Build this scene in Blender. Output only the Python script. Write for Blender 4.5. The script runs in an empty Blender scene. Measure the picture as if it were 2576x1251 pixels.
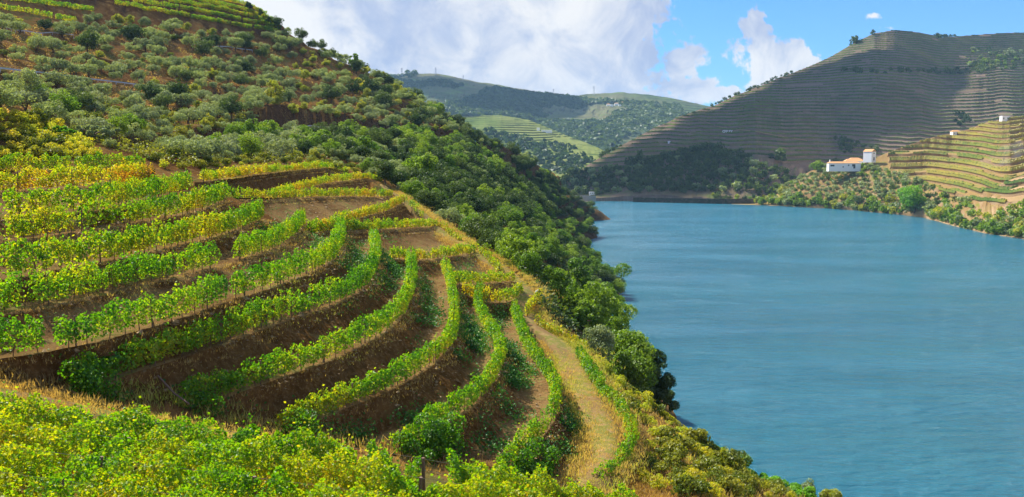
import bpy, math, random
import numpy as np
from mathutils import Vector
rng = np.random.default_rng(7)
random.seed(7)
scene = bpy.context.scene
COL = scene.collection
# ------------------------------------------------------------------ camera
F, CX, CY = 2300.0, 1288.0, 625.5
TH = math.atan(225.5 / F)
CAMZ = 50.0                       # eye level above the river (z = 0)
cam_d = bpy.data.cameras.new("camera")
cam = bpy.data.objects.new("camera", cam_d)
COL.objects.link(cam)
cam_d.sensor_width = 36.0
cam_d.lens = 36.0 * F / 2576.0
cam_d.clip_start, cam_d.clip_end = 0.5, 30000.0
cam.location = (0, 0, CAMZ)
cam.rotation_euler = (math.pi / 2 - TH, 0, 0)
scene.camera = cam
# ------------------------------------------------------------------ light
SUN_AZ, SUN_EL = math.radians(-50), math.radians(48)      # azimuth from +Y towards +X
SD = Vector((math.sin(SUN_AZ) * math.cos(SUN_EL), math.cos(SUN_AZ) * math.cos(SUN_EL), math.sin(SUN_EL)))
sun_d = bpy.data.lights.new("sun", 'SUN')
sun_d.energy, sun_d.angle, sun_d.color = 5.0, math.radians(0.5), (1.0, 0.94, 0.84)
sun = bpy.data.objects.new("sun", sun_d)
COL.objects.link(sun)
sun.rotation_euler = SD.to_track_quat('Z', 'Y').to_euler()
scene.view_settings.view_transform = 'Standard'
scene.view_settings.look = 'None'
scene.view_settings.exposure = 1.15
scene.view_settings.gamma = 1.0
scene.view_settings.use_curve_mapping = False
cy = scene.cycles
cy.max_bounces, cy.diffuse_bounces, cy.glossy_bounces, cy.transmission_bounces = 6, 3, 2, 4
cy.volume_bounces = 0
cy.transparent_max_bounces = 8
cy.use_denoising = True
cy.sample_clamp_indirect = 6.0

class NT:
    """small helper to write node graphs as expressions"""
    def __init__(s, nt):
        s.nt = nt; s.nt.nodes.clear()
    def n(s, t, **kw):
        nd = s.nt.nodes.new(t)
        for k, v in kw.items(): setattr(nd, k, v)
        return nd
    def link(s, a, b): s.nt.links.new(a, b)
    def put(s, sock, v):
        if isinstance(v, bpy.types.NodeSocket): s.link(v, sock)
        elif isinstance(v, (tuple, list)) and len(v) == 3 and sock.type == 'RGBA': sock.default_value = (*v, 1)
        else: sock.default_value = v
    def m(s, op, a, b=None, c=None, clamp=False):
        nd = s.n('ShaderNodeMath', operation=op); nd.use_clamp = clamp
        s.put(nd.inputs[0], a)
        if b is not None: s.put(nd.inputs[1], b)
        if c is not None: s.put(nd.inputs[2], c)
        return nd.outputs[0]
    def mix(s, f, a, b, mode='MIX'):
        nd = s.n('ShaderNodeMix', data_type='RGBA', blend_type=mode)
        s.put(nd.inputs[0], f); s.put(nd.inputs[6], a); s.put(nd.inputs[7], b)
        return nd.outputs[2]
    def noise(s, vec, scale, detail=4, rough=0.55, dist=0.0):
        nd = s.n('ShaderNodeTexNoise')
        if vec is not None: s.link(vec, nd.inputs['Vector'])
        nd.inputs['Scale'].default_value = scale; nd.inputs['Detail'].default_value = detail
        nd.inputs['Roughness'].default_value = rough; nd.inputs['Distortion'].default_value = dist
        return nd.outputs[0]
    def step(s, v, a, b):
        nd = s.n('ShaderNodeMapRange', interpolation_type='SMOOTHSTEP')
        s.put(nd.inputs[0], v); nd.inputs[1].default_value = a; nd.inputs[2].default_value = b
        return nd.outputs[0]
    def ramp(s, v, stops):
        nd = s.n('ShaderNodeValToRGB'); s.link(v, nd.inputs[0])
        el = nd.color_ramp.elements
        while len(el) < len(stops): el.new(0.5)
        for e, (p, c) in zip(el, stops): e.position = p; e.color = (*c, 1)
        return nd.outputs[0]

world = bpy.data.worlds.new("World"); scene.world = world; world.use_nodes = True
W = NT(world.node_tree)
sky = W.n('ShaderNodeTexSky', sky_type='NISHITA')
sky.sun_disc = False
sky.sun_elevation = SUN_EL
sky.sun_rotation = SUN_AZ
sky.air_density, sky.dust_density, sky.ozone_density = 1.0, 0.2, 3.0
tc = W.n('ShaderNodeTexCoord'); gen = tc.outputs['Generated']
sep = W.n('ShaderNodeSeparateXYZ'); W.link(gen, sep.inputs[0])
X, Y, Z = sep.outputs
Ys = W.m('MAXIMUM', Y, 0.12)
U = W.m('DIVIDE', X, Ys); V = W.m('DIVIDE', Z, Ys)       # tangent coordinates of the northern sky
n1 = W.noise(gen, 9.0, 8, 0.62, 0.3)
n2 = W.noise(gen, 3.2, 6, 0.55, 0.2)
n3 = W.noise(gen, 22.0, 6, 0.6)
def ell(u0, v0, ru, rv):
    a = W.m('DIVIDE', W.m('SUBTRACT', U, u0), ru); b = W.m('DIVIDE', W.m('SUBTRACT', V, v0), rv)
    return W.m('SUBTRACT', 1.0, W.m('SQRT', W.m('ADD', W.m('MULTIPLY', a, a), W.m('MULTIPLY', b, b))))
pu = lambda p: (p - 1288) / 2300.0
pv = lambda p: (400 - p) / 2300.0
big = W.m('MINIMUM', W.m('MULTIPLY', W.m('SUBTRACT', pu(1688), U), 14.0), 1.0)
fields = [big]
for (a, b, c, d) in ((1712, 165, 70, 62), (1740, 225, 110, 40), (1800, 235, 90, 30), (1885, 75, 38, 55), (1905, 120, 62, 60),
                     (1940, 165, 120, 75), (1930, 215, 90, 60), (2010, 175, 60, 50), (2180, 48, 42, 20), (2215, 78, 40, 13), (2105, 140, 45, 14)):
    fields.append(ell(pu(a), pv(b), c / 2300.0, d / 2300.0) if d > 25 else W.m('SUBTRACT', ell(pu(a), pv(b), c * 2.0 / 2300.0, d * 2.0 / 2300.0), 0.62))
fld = fields[0]
for q in fields[1:]: fld = W.m('MAXIMUM', fld, q)
n4 = W.noise(gen, 30.0, 8, 0.62, 0.4); n5 = W.noise(gen, 95.0, 6, 0.6)
fld = W.m('ADD', fld, W.m('ADD', W.m('MULTIPLY', W.m('SUBTRACT', n4, 0.5), 1.9), W.m('MULTIPLY', W.m('SUBTRACT', n5, 0.5), 0.9)))
near = W.step(fld, 0.08, 0.34)
gmask = W.step(W.m('ADD', n2, W.m('MULTIPLY', n1, 0.25)), 0.60, 0.72)     # scattered clouds in the rest of the sky
infr = W.m('MULTIPLY', W.step(Y, 0.25, 0.5), W.step(V, 0.42, 0.25))
mask = W.m('ADD', W.m('MULTIPLY', near, infr), W.m('MULTIPLY', gmask, W.m('SUBTRACT', 1.0, infr)))
n6 = W.noise(gen, 14.0, 7, 0.6, 0.6)
shade = W.step(W.m('ADD', W.m('MULTIPLY', n2, 0.35), W.m('MULTIPLY', n6, 0.65)), 0.37, 0.60)
cc = W.mix(shade, (0.46, 0.56, 0.80), (1.0, 1.0, 1.0))
cc = W.mix(W.m('MULTIPLY', W.step(n3, 0.45, 0.75), 0.35), cc, (0.95, 0.95, 0.97))
skyc = W.mix(1.0, sky.outputs[0], (0.42, 0.76, 1.2), 'MULTIPLY')
b1 = W.n('ShaderNodeBackground'); W.link(skyc, b1.inputs[0]); b1.inputs[1].default_value = 0.070
b2 = W.n('ShaderNodeBackground'); W.link(cc, b2.inputs[0]); b2.inputs[1].default_value = 0.44
ms = W.n('ShaderNodeMixShader'); W.link(mask, ms.inputs[0]); W.link(b1.outputs[0], ms.inputs[1]); W.link(b2.outputs[0], ms.inputs[2])
wo = W.n('ShaderNodeOutputWorld'); W.link(ms.outputs[0], wo.inputs[0])

# ------------------------------------------------------------------ picture <-> place
def P(px, py, d=None, z=None):
    """point of the place seen at (px, py): at forward distance d, or at height z relative to the eye"""
    a = (px - CX) / F; b = (CY - py) / F
    y = math.cos(TH) + b * math.sin(TH); zc = b * math.cos(TH) - math.sin(TH)
    s = d / y if z is None else z / zc
    return np.array([a * s, y * s, CAMZ + zc * s])
def project(p):
    p = np.atleast_2d(p).astype(float); r = p - np.array([0, 0, CAMZ])
    fw = r[:, 1] * math.cos(TH) - r[:, 2] * math.sin(TH)
    up = r[:, 1] * math.sin(TH) + r[:, 2] * math.cos(TH)
    fw = np.where(fw < 0.1, 0.1, fw)
    return np.stack([CX + F * r[:, 0] / fw, CY - F * up / fw, fw], 1)
def rowz(pts, zl, zr):
    """a traced line whose height runs from zl to zr along it"""
    a = np.array(pts, float); L = np.r_[0, np.cumsum(np.hypot(*np.diff(a, axis=0).T))]; L /= L[-1]
    return np.array([P(x, y, z=zl + (zr - zl) * t) for (x, y), t in zip(a, L)])
def rowd(pts): return np.array([P(x, y, d) for x, y, d in pts])
def resample(p, n):
    s = np.r_[0, np.cumsum(np.linalg.norm(np.diff(p, axis=0), axis=1))]
    t = np.linspace(0, s[-1], n)
    return np.stack([np.interp(t, s, p[:, i]) for i in range(p.shape[1])], 1)
def length(p): return float(np.linalg.norm(np.diff(p, axis=0), axis=1).sum())
def smooth(p, k=2):
    p = resample(p, max(8, int(length(p) / 1.2)))
    for _ in range(k):
        q = p.copy(); q[1:-1] = (p[:-2] + 2 * p[1:-1] + p[2:]) / 4; p = q
    return p

# value noise --------------------------------------------------------
_perm = rng.permutation(4096)
_val = rng.random(4096)
def vnoise(x, y, z=0.0):
    x = np.asarray(x, float) + 1000; y = np.asarray(y, float) + 1000; z = np.zeros_like(x) + z + 1000
    xi, yi, zi = np.floor(x).astype(int), np.floor(y).astype(int), np.floor(z).astype(int)
    fx, fy, fz = x - xi, y - yi, z - zi
    fx, fy, fz = [f * f * (3 - 2 * f) for f in (fx, fy, fz)]
    def h(a, b, c): return _val[_perm[(_perm[(_perm[a & 4095] + b) & 4095] + c) & 4095]]
    r = 0
    for dx in (0, 1):
        for dy in (0, 1):
            for dz in (0, 1):
                r = r + h(xi + dx, yi + dy, zi + dz) * (fx if dx else 1 - fx) * (fy if dy else 1 - fy) * (fz if dz else 1 - fz)
    return r * 2 - 1
def fbm(x, y, z=0.0, o=4):
    r, a, t = 0, 1.0, 0
    for i in range(o):
        r = r + a * vnoise(np.asarray(x) * 2 ** i + 17 * i, np.asarray(y) * 2 ** i + 31 * i, np.asarray(z) * 2 ** i); t += a; a *= 0.5
    return r / t
def sst(x, a, b):
    t = np.clip((x - a) / (b - a), 0, 1); return t * t * (3 - 2 * t)
def inpoly(x, y, poly):
    poly = np.asarray(poly, float); c = np.zeros(np.shape(x), bool)
    x1, y1 = poly[-1]
    for x2, y2 in poly:
        if y1 != y2:
            c ^= ((y1 > y) != (y2 > y)) & (x < (x2 - x1) * (y - y1) / (y2 - y1) + x1)
        x1, y1 = x2, y2
    return c

# mesh helpers ---------------------------------------------------------
def mesh(name, v, f, mat=None, smooth_=False, attrs=None):
    """v (n,3); f (m,k) array or a list of such arrays"""
    fs = f if isinstance(f, list) else [f]
    fs = [np.asarray(a, np.int32) for a in fs if len(a)]
    me = bpy.data.meshes.new(name)
    v = np.asarray(v, np.float32)
    me.vertices.add(len(v)); me.vertices.foreach_set('co', v.ravel())
    tot = np.concatenate([np.full(len(a), a.shape[1], np.int32) for a in fs])
    st = np.r_[0, np.cumsum(tot)[:-1]].astype(np.int32)
    me.loops.add(int(tot.sum())); me.loops.foreach_set('vertex_index', np.concatenate([a.ravel() for a in fs]))
    me.polygons.add(len(tot)); me.polygons.foreach_set('loop_start', st); me.polygons.foreach_set('loop_total', tot)
    me.polygons.foreach_set('use_smooth', np.full(len(tot), smooth_, bool))
    me.update(calc_edges=True)
    for k, (dom, arr) in (attrs or {}).items():
        at = me.attributes.new(k, 'FLOAT', dom); at.data.foreach_set('value', np.asarray(arr, np.float32).ravel())
    if mat: me.materials.append(mat)
    return me
def obj(name, me, parent=None, **props):
    o = bpy.data.objects.new(name, me); COL.objects.link(o)
    if parent: o.parent = parent
    for k, v in props.items():
        if v: o[k] = v
    return o
def empty(name, loc, label, cat, group=None):
    o = obj(name, None, label=label, category=cat, group=group); o.location = loc
    o.empty_display_size = 0.2
    return o
def copytree(o, loc, rz, sc, label=None):
    r = o.copy(); COL.objects.link(r); r.location = loc; r.rotation_euler = (0, 0, rz); r.scale = sc if hasattr(sc, '__len__') else (sc, sc, sc)
    if label: r['label'] = label
    for ch in o.children:
        c = ch.copy(); COL.objects.link(c); c.parent = r
    return r
def grid_faces(nu, nv):
    i = np.arange(nu - 1)[:, None] * nv + np.arange(nv - 1)[None, :]
    i = i.ravel(); return np.stack([i, i + nv, i + nv + 1, i + 1], 1)
class MB:
    """collects boxes and tubes in one mesh"""
    def __init__(s): s.v, s.f, s.n = [], [], 0
    def add(s, v, f):
        s.v.append(np.asarray(v, float)); s.f.append([tuple(int(i) + s.n for i in q) for q in f]); s.n += len(v)
    def box(s, c, d, rz=0.0):
        c = np.array(c, float); a, b, h = np.array(d) / 2
        v = np.array([[x, y, z] for z in (-h, h) for x, y in ((-a, -b), (a, -b), (a, b), (-a, b))])
        R = np.array([[math.cos(rz), -math.sin(rz), 0], [math.sin(rz), math.cos(rz), 0], [0, 0, 1]])
        s.add(v @ R.T + c, [(0, 3, 2, 1), (4, 5, 6, 7), (0, 1, 5, 4), (1, 2, 6, 5), (2, 3, 7, 6), (3, 0, 4, 7)])
        return s
    def tube(s, pts, rad, n=6):
        pts = np.array(pts, float); rad = np.broadcast_to(rad, len(pts)); vs = []
        for i, p in enumerate(pts):
            t = pts[min(i + 1, len(pts) - 1)] - pts[max(i - 1, 0)]; t /= np.linalg.norm(t) + 1e-9
            a = np.cross(t, [0.3, 0.9, 0.2]); a /= np.linalg.norm(a); b = np.cross(t, a)
            for k in range(n):
                w = 2 * math.pi * k / n; vs.append(p + rad[i] * (a * math.cos(w) + b * math.sin(w)))
        f = [(i * n + k, i * n + (k + 1) % n, (i + 1) * n + (k + 1) % n, (i + 1) * n + k) for i in range(len(pts) - 1) for k in range(n)]
        f += [tuple(range(n))[::-1], tuple(range((len(pts) - 1) * n, len(pts) * n))]
        s.add(vs, f); return s
    def me(s, name, mat=None, sm=False):
        m = bpy.data.meshes.new(name); m.from_pydata(np.concatenate(s.v).tolist(), [], [q for f in s.f for q in f]); m.update()
        if sm: m.polygons.foreach_set('use_smooth', [True] * len(m.polygons))
        if mat: m.materials.append(mat)
        return m
    def obj(s, name, mat, parent=None, sm=False, **p): return obj(name, s.me(name, mat, sm), parent, **p)

# ------------------------------------------------------------------ materials
def newmat(name):
    m = bpy.data.materials.new(name); m.use_nodes = True; return m, NT(m.node_tree)
def out(N, sh, disp=None):
    o = N.n('ShaderNodeOutputMaterial'); N.link(sh, o.inputs[0])
def flat_mat(name, c, rough=0.7, metal=0.0, var=0.15, scale=3.0):
    m, N = newmat(name); p = N.n('ShaderNodeBsdfPrincipled')
    t = N.n('ShaderNodeTexCoord').outputs['Object']
    n = N.noise(t, scale, 5)
    N.put(p.inputs['Base Color'], N.mix(n, tuple(x * (1 - var) for x in c), tuple(min(1, x * (1 + var)) for x in c)))
    p.inputs['Roughness'].default_value = rough; p.inputs['Metallic'].default_value = metal
    out(N, p.outputs[0]); return m
def leaf_mat(name, stops, trans=0.45, rnd=0.35, hue=None):
    m, N = newmat(name)
    at = N.n('ShaderNodeAttribute', attribute_name='tint')
    c = N.ramp(at.outputs['Fac'], stops)
    oi = N.n('ShaderNodeObjectInfo').outputs['Random']
    k = N.m('ADD', 1 - rnd / 2, N.m('MULTIPLY', oi, rnd))
    if hue: c = N.mix(N.m('MULTIPLY', oi, hue[0]), c, hue[1])
    comb = N.n('ShaderNodeCombineXYZ')
    for i in range(3): N.link(k, comb.inputs[i])
    c = N.mix(1.0, c, comb.outputs[0], 'MULTIPLY')
    d = N.n('ShaderNodeBsdfDiffuse'); N.link(c, d.inputs[0])
    tr = N.n('ShaderNodeBsdfTranslucent'); N.link(N.mix(0.8, c, N.mix(1.0, c, (2.0, 1.8, 0.5), 'MULTIPLY')), tr.inputs[0])
    s1 = N.n('ShaderNodeMixShader'); s1.inputs[0].default_value = trans; N.link(d.outputs[0], s1.inputs[1]); N.link(tr.outputs[0], s1.inputs[2])
    g = N.n('ShaderNodeBsdfGlossy'); g.inputs['Roughness'].default_value = 0.45; g.inputs[0].default_value = (1, 1, 1, 1)
    s2 = N.n('ShaderNodeMixShader'); s2.inputs[0].default_value = 0.018; N.link(s1.outputs[0], s2.inputs[1]); N.link(g.outputs[0], s2.inputs[2])
    out(N, s2.outputs[0]); return m
def ground_mat(name, flat, steep, sc=0.12, s0=0.80, s1=0.93, bump=0.4, fine=3.0, green=None, gth=(0.52, 0.66), bsc=None):
    """flat/steep: three colours each, mixed by noise; steep where the surface tilts"""
    m, N = newmat(name)
    t = N.n('ShaderNodeTexCoord').outputs['Object']
    geo = N.n('ShaderNodeNewGeometry')
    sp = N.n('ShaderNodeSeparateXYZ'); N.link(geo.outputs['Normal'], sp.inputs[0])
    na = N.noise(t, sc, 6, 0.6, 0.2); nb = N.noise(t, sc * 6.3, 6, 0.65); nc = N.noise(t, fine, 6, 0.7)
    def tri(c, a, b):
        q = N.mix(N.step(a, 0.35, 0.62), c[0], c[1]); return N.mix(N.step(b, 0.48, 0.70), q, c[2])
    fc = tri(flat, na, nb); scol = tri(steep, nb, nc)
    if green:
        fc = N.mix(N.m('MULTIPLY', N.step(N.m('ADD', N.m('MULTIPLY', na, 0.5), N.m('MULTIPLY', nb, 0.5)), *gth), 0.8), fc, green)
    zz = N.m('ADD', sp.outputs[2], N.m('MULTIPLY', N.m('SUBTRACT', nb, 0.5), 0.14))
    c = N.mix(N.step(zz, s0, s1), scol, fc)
    f2 = N.m('ADD', 0.72, N.m('MULTIPLY', nc, 0.56))
    cb = N.n('ShaderNodeCombineXYZ')
    for i in range(3): N.link(f2, cb.inputs[i])
    c = N.mix(1.0, c, cb.outputs[0], 'MULTIPLY')
    b = N.n('ShaderNodeBump'); b.inputs['Strength'].default_value = 1.0; b.inputs['Distance'].default_value = bump
    N.link(N.m('ADD', nc, N.m('MULTIPLY', nb, 1.5)), b.inputs['Height'])
    d = N.n('ShaderNodeBsdfDiffuse'); N.link(c, d.inputs[0]); N.link(b.outputs[0], d.inputs['Normal']); d.inputs['Roughness'].default_value = 0.8
    out(N, d.outputs[0]); return m

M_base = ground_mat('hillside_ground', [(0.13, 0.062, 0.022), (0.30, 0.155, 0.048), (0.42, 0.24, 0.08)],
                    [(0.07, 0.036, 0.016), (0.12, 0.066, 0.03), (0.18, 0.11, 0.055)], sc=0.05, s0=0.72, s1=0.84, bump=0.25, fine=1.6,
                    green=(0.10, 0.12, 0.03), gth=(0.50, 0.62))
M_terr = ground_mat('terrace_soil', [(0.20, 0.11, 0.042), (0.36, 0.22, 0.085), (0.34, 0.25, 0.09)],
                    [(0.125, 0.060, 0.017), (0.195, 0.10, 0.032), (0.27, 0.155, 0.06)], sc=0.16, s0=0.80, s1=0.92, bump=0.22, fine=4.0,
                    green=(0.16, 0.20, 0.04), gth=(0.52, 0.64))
M_path = ground_mat('dry_path', [(0.27, 0.17, 0.07), (0.42, 0.28, 0.12), (0.35, 0.24, 0.10)],
                    [(0.2, 0.12, 0.06), (0.26, 0.17, 0.09), (0.3, 0.2, 0.1)], sc=0.25, s0=0.6, s1=0.8, bump=0.06, fine=5.0,
                    green=(0.20, 0.22, 0.04), gth=(0.46, 0.56))
G0, G1, G2, G3 = (0.03, 0.13, 0.005), (0.12, 0.28, 0.005), (0.36, 0.36, 0.010), (0.42, 0.22, 0.015)
M_vine = leaf_mat('vine_leaves', [(0.0, G0), (0.35, G1), (0.75, G2), (1.0, G3)], 0.55, 0.15)
M_weed = leaf_mat('creeper_leaves', [(0.0, (0.025, 0.11, 0.010)), (0.6, (0.06, 0.20, 0.015)), (1.0, (0.2, 0.26, 0.03))], 0.35, 0.1)
M_wood = flat_mat('old_wood', (0.10, 0.06, 0.035), 0.9)
M_post = flat_mat('weathered_post', (0.16, 0.10, 0.07), 0.9)
M_wire = flat_mat('wire', (0.45, 0.45, 0.45), 0.4, 0.9)

# leaves ---------------------------------------------------------------
def leaves(pos, nrm, size, tint, asp=0.8):
    """one folded-rhombus leaf per point"""
    n = len(pos); nrm = nrm / (np.linalg.norm(nrm, axis=1, keepdims=True) + 1e-9)
    r = rng.normal(size=(n, 3)); a = np.cross(nrm, r); a /= np.linalg.norm(a, axis=1, keepdims=True) + 1e-9
    b = np.cross(nrm, a); s = np.asarray(size)[:, None] * 0.5
    v = np.stack([pos - a * s, pos + b * s * asp + nrm * s * 0.15, pos + a * s, pos - b * s * asp + nrm * s * 0.15], 1).reshape(-1, 3)
    f = np.arange(4 * n).reshape(n, 4)
    return v, f, np.asarray(tint)
LOBES = np.array([(1.0, 0), (.45, .42), (.55, .95), (-.1, .6), (-.75, .75), (-.6, 0), (-.75, -.75), (-.1, -.6), (.55, -.95), (.45, -.42)]) * 0.5
def vine_leaves(pos, nrm, size, tint):
    """lobed leaves with a fold along the midrib"""
    n = len(pos); nrm = nrm / (np.linalg.norm(nrm, axis=1, keepdims=True) + 1e-9)
    a = np.cross(nrm, rng.normal(size=(n, 3))); a /= np.linalg.norm(a, axis=1, keepdims=True) + 1e-9; b = np.cross(nrm, a); s = np.asarray(size)[:, None, None]
    v = pos[:, None] + s * (LOBES[None, :, :1] * a[:, None] + LOBES[None, :, 1:] * b[:, None] - 0.35 * np.abs(LOBES[None, :, 1:]) * nrm[:, None])
    k = np.arange(n)[:, None] * 10
    f = np.stack([k + np.array([[0, 1, 2, 3, 4, 5]]), k + np.array([[5, 6, 7, 8, 9, 0]])], 1).reshape(-1, 6)
    return v.reshape(-1, 3), f, np.repeat(tint, 2)
def leaf_mesh(name, parts, mat):
    vs, fs, ts, k = [], [], [], 0
    for v, f, t in parts: vs.append(v); fs.append(f + k); ts.append(t); k += len(v)
    return mesh(name, np.concatenate(vs), np.concatenate(fs), mat, attrs={'tint': ('FACE', np.concatenate(ts))})
# ------------------------------------------------------------------ traced terrace lines
T = [  # near side of the spur: (points along the foot of the vines, height left, height right)
 ([(-130, 446), (0, 438), (180, 437), (360, 438)], -1.5, -1.5),
 ([(-130, 492), (0, 486), (110, 478), (228, 473), (378, 460)], -2.8, -2.4),
 ([(-130, 570), (22, 552), (74, 545), (165, 534), (235, 534), (324, 510), (405, 495), (474, 478)], -4.1, -3.4),
 ([(-130, 632), (0, 611), (85, 600), (154, 589), (221, 578), (287, 570), (368, 556), (441, 545), (515, 526), (570, 504)], -5.2, -4.4),
 ([(-130, 726), (29, 699), (74, 692), (136, 681), (221, 666), (287, 655), (397, 629), (460, 614), (533, 600), (603, 578), (655, 554)], -6.4, -6.0),
 ([(-130, 812), (0, 791), (110, 769), (221, 747), (342, 714), (401, 706), (471, 688), (552, 670), (644, 642), (699, 622), (736, 596), (763, 563)], -7.7, -7.3),
 ([(-130, 925), (0, 905), (66, 890), (165, 879), (235, 868), (338, 831), (397, 817), (496, 791), (552, 765), (614, 743), (681, 725), (736, 703), (791, 684), (839, 655), (856, 620), (858, 592)], -9.1, -8.4),
 ([(169, 990), (221, 975), (257, 960), (320, 942), (390, 920), (478, 890), (566, 865), (644, 829), (714, 806), (780, 784), (865, 758), (920, 721), (942, 681), (947, 640), (938, 612)], -10.8, -9.9),
 ([(456, 1041), (515, 1018), (566, 1000), (644, 970), (706, 951), (754, 934), (850, 898), (901, 872), (960, 842), (1005, 800), (1026, 765), (1037, 717), (1034, 668)], -12.9, -11.5),
 ([(710, 1096), (754, 1070), (813, 1048), (901, 1012), (997, 975), (1060, 934), (1115, 894), (1137, 864), (1144, 820), (1142, 780), (1133, 725), (1120, 685)], -14.8, -13.0),
 ([(997, 1140), (1060, 1096), (1122, 1063), (1181, 1030), (1207, 1004), (1247, 949), (1264, 909), (1250, 870), (1222, 828), (1200, 780), (1208, 745)], -16.4, -14.6),
 ([(1260, 1190), (1310, 1159), (1325, 1129), (1354, 1107), (1387, 1070), (1402, 1030), (1395, 975), (1365, 938), (1328, 890), (1306, 835), (1293, 790)], -18.0, -16.2),
 ([(1500, 1240), (1520, 1222), (1545, 1206), (1578, 1181), (1592, 1144), (1590, 1095), (1560, 1048), (1523, 1011), (1498, 975), (1479, 945), (1457, 905)], -19.8, -18.0),
]
TR = [smooth(rowz(*t)) for t in T]
B = [
 rowd([(510, 458, 102), (552, 453, 110), (607, 445, 120), (699, 434, 140), (809, 425, 165), (868, 438, 180)]),
 rowd([(690, 498, 117), (751, 480, 135), (809, 464, 148), (865, 456, 160), (923, 449, 174), (960, 462, 178)]),
 rowd([(581, 502, 105), (681, 502, 115), (773, 497, 128), (883, 495, 143), (957, 497, 155), (985, 494, 160)]),
 rowd([(800, 588, 99), (857, 562, 108), (920, 545, 122), (975, 530, 136), (1012, 511, 150)]),
 rowd([(775, 587, 96), (865, 581, 108), (957, 578, 120), (1030, 574, 130), (1100, 571, 138)]),
 rowd([(985, 652, 96), (1067, 655, 104), (1140, 646, 112), (1200, 636, 120)]),
 rowd([(1125, 718, 94), (1200, 717, 98), (1251, 711, 102), (1292, 710, 105)]),
 rowd([(1165, 742, 91), (1233, 765, 93), (1281, 765, 95), (1312, 740, 100)]),
]
BR = [smooth(b) for b in B]
EDGE = [  # short rows running down beside the path
 rowd([(1016, 508, 150), (1040, 525, 146), (1064, 550, 141)]), rowd([(1106, 572, 138), (1130, 592, 133), (1158, 618, 128)]),
 rowd([(1208, 640, 119), (1240, 668, 113), (1264, 697, 108)]), rowd([(1325, 800, 92), (1340, 772, 96), (1360, 752, 100)]),
 rowd([(1350, 822, 90), (1390, 845, 88), (1440, 872, 86), (1478, 888, 84)])]
PATH = rowd([(972, 480, 174), (993, 493, 166), (1030, 520, 156), (1067, 548, 147), (1140, 600, 131), (1196, 632, 122), (1251, 668, 114), (1298, 703, 108),
             (1330, 738, 103), (1315, 785, 95), (1360, 838, 89), (1425, 878, 83)])
PATH2 = rowd([(1425, 885, 82), (1445, 930, 78), (1485, 1010, 70.5), (1520, 1080, 64), (1530, 1140, 59.5), (1500, 1200, 55.5), (1450, 1250, 52)])
TRACK = rowd([(-130, 985, 35), (0, 1003, 36), (120, 1025, 37), (240, 1052, 38), (360, 1075, 39.5), (480, 1098, 41), (640, 1125, 43), (800, 1150, 45), (1000, 1190, 47.5), (1250, 1225, 50)])
# foreground block: five rows on one gently falling terrace
FA = np.array([P(-420, 1180, z=-9.1), P(0, 1150, z=-9.9), P(860, 1270, z=-11.5), P(1290, 1335, z=-12.8), P(1640, 1402, z=-14.0)])
FA = np.array([P(-420, 0, d=29.5), P(0, 0, d=30), P(860, 0, d=30.2), P(1290, 0, d=31), P(1680, 0, d=32.5)])
FA[:, 2] = CAMZ + np.array([-8.9, -9.9, -11.35, -12.6, -14.3])
FR = []
for k in range(7):
    q = FA.copy(); q[:, 1] -= 2.15 * k * np.array([1, 1, 1, 0.95, 0.9]); q[:, 2] += 0.10 * k; FR.append(smooth(q))
ROAD1 = rowd([(330, 382, 150), (450, 372, 190), (600, 352, 250), (700, 330, 300), (760, 322, 325), (860, 336, 345), (960, 350, 372), (1060, 362, 410), (1160, 368, 450), (1260, 384, 510), (1400, 452, 650)])
ROAD2 = rowd([(-500, 150, 190), (-200, 160, 210), (0, 182, 232), (100, 192, 246), (200, 205, 262), (300, 216, 280), (400, 229, 300), (495, 243, 325)])
# ------------------------------------------------------------------ ground of the near bank
pts = []
def add(*a): pts.extend(a)
for r in TR + BR + EDGE + [PATH, PATH2, TRACK] + FR: add(*resample(r, max(3, int(length(r) / 9))))
for q in resample(PATH, 14): pass
add(*rowd([(-1500, 500, 60), (-900, 430, 90), (-500, 420, 92), (-200, 400, 98), (0, 395, 104), (180, 400, 108), (370, 398, 112), (440, 425, 112), (500, 415, 135), (600, 412, 150), (700, 402, 172), (870, 405, 205)]))
add(*rowd([(-500, 200, 170), (-1000, 0, 170), (-1000, -400, 240), (-500, -300, 300), (-500, 20, 230), (-200, 335, 140), (-200, 250, 180), (-200, 80, 260), (-200, -20, 330), (0, 330, 150), (0, 260, 186), (0, 90, 295), (0, 0, 360),
             (200, 345, 158), (200, 275, 200), (200, 120, 320), (200, 20, 390), (400, 375, 165), (400, 310, 220), (400, 140, 365), (400, 30, 420),
             (600, 382, 200), (600, 320, 245), (600, 258, 330), (600, 165, 400), (600, 62, 450), (760, 400, 195), (760, 230, 400), (760, 150, 450),
             (860, 392, 235), (860, 290, 372), (860, 225, 430), (960, 400, 265), (960, 305, 395), (960, 240, 450), (1100, 405, 310), (1100, 330, 440), (1100, 290, 500),
             (1000, 450, 205), (1200, 450, 330), (1200, 410, 420), (1100, 500, 225), (1100, 560, 150), (1180, 600, 138), (1250, 560, 235), (1300, 480, 400), (1400, 560, 420), (1400, 500, 570),
             (1220, 610, 155), (1320, 690, 140), (1400, 660, 240), (1440, 640, 400), (1380, 740, 112), (1420, 800, 110), (1500, 860, 125), (1350, 640, 240), (1300, 590, 260)]))
RIDGE = rowd([(-1500, -1500, 420), (-900, -900, 450), (-300, -500, 460), (100, -300, 460), (480, -55, 460), (620, 8, 465), (690, 50, 468), (740, 85, 472), (800, 126, 480), (880, 160, 495), (960, 195, 515), (1010, 225, 530), (1080, 268, 555),
              (1160, 322, 585), (1200, 352, 605), (1280, 398, 640), (1340, 425, 680), (1400, 457, 725), (1432, 492, 765), (1452, 528, 790)])
add(*RIDGE)
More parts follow.
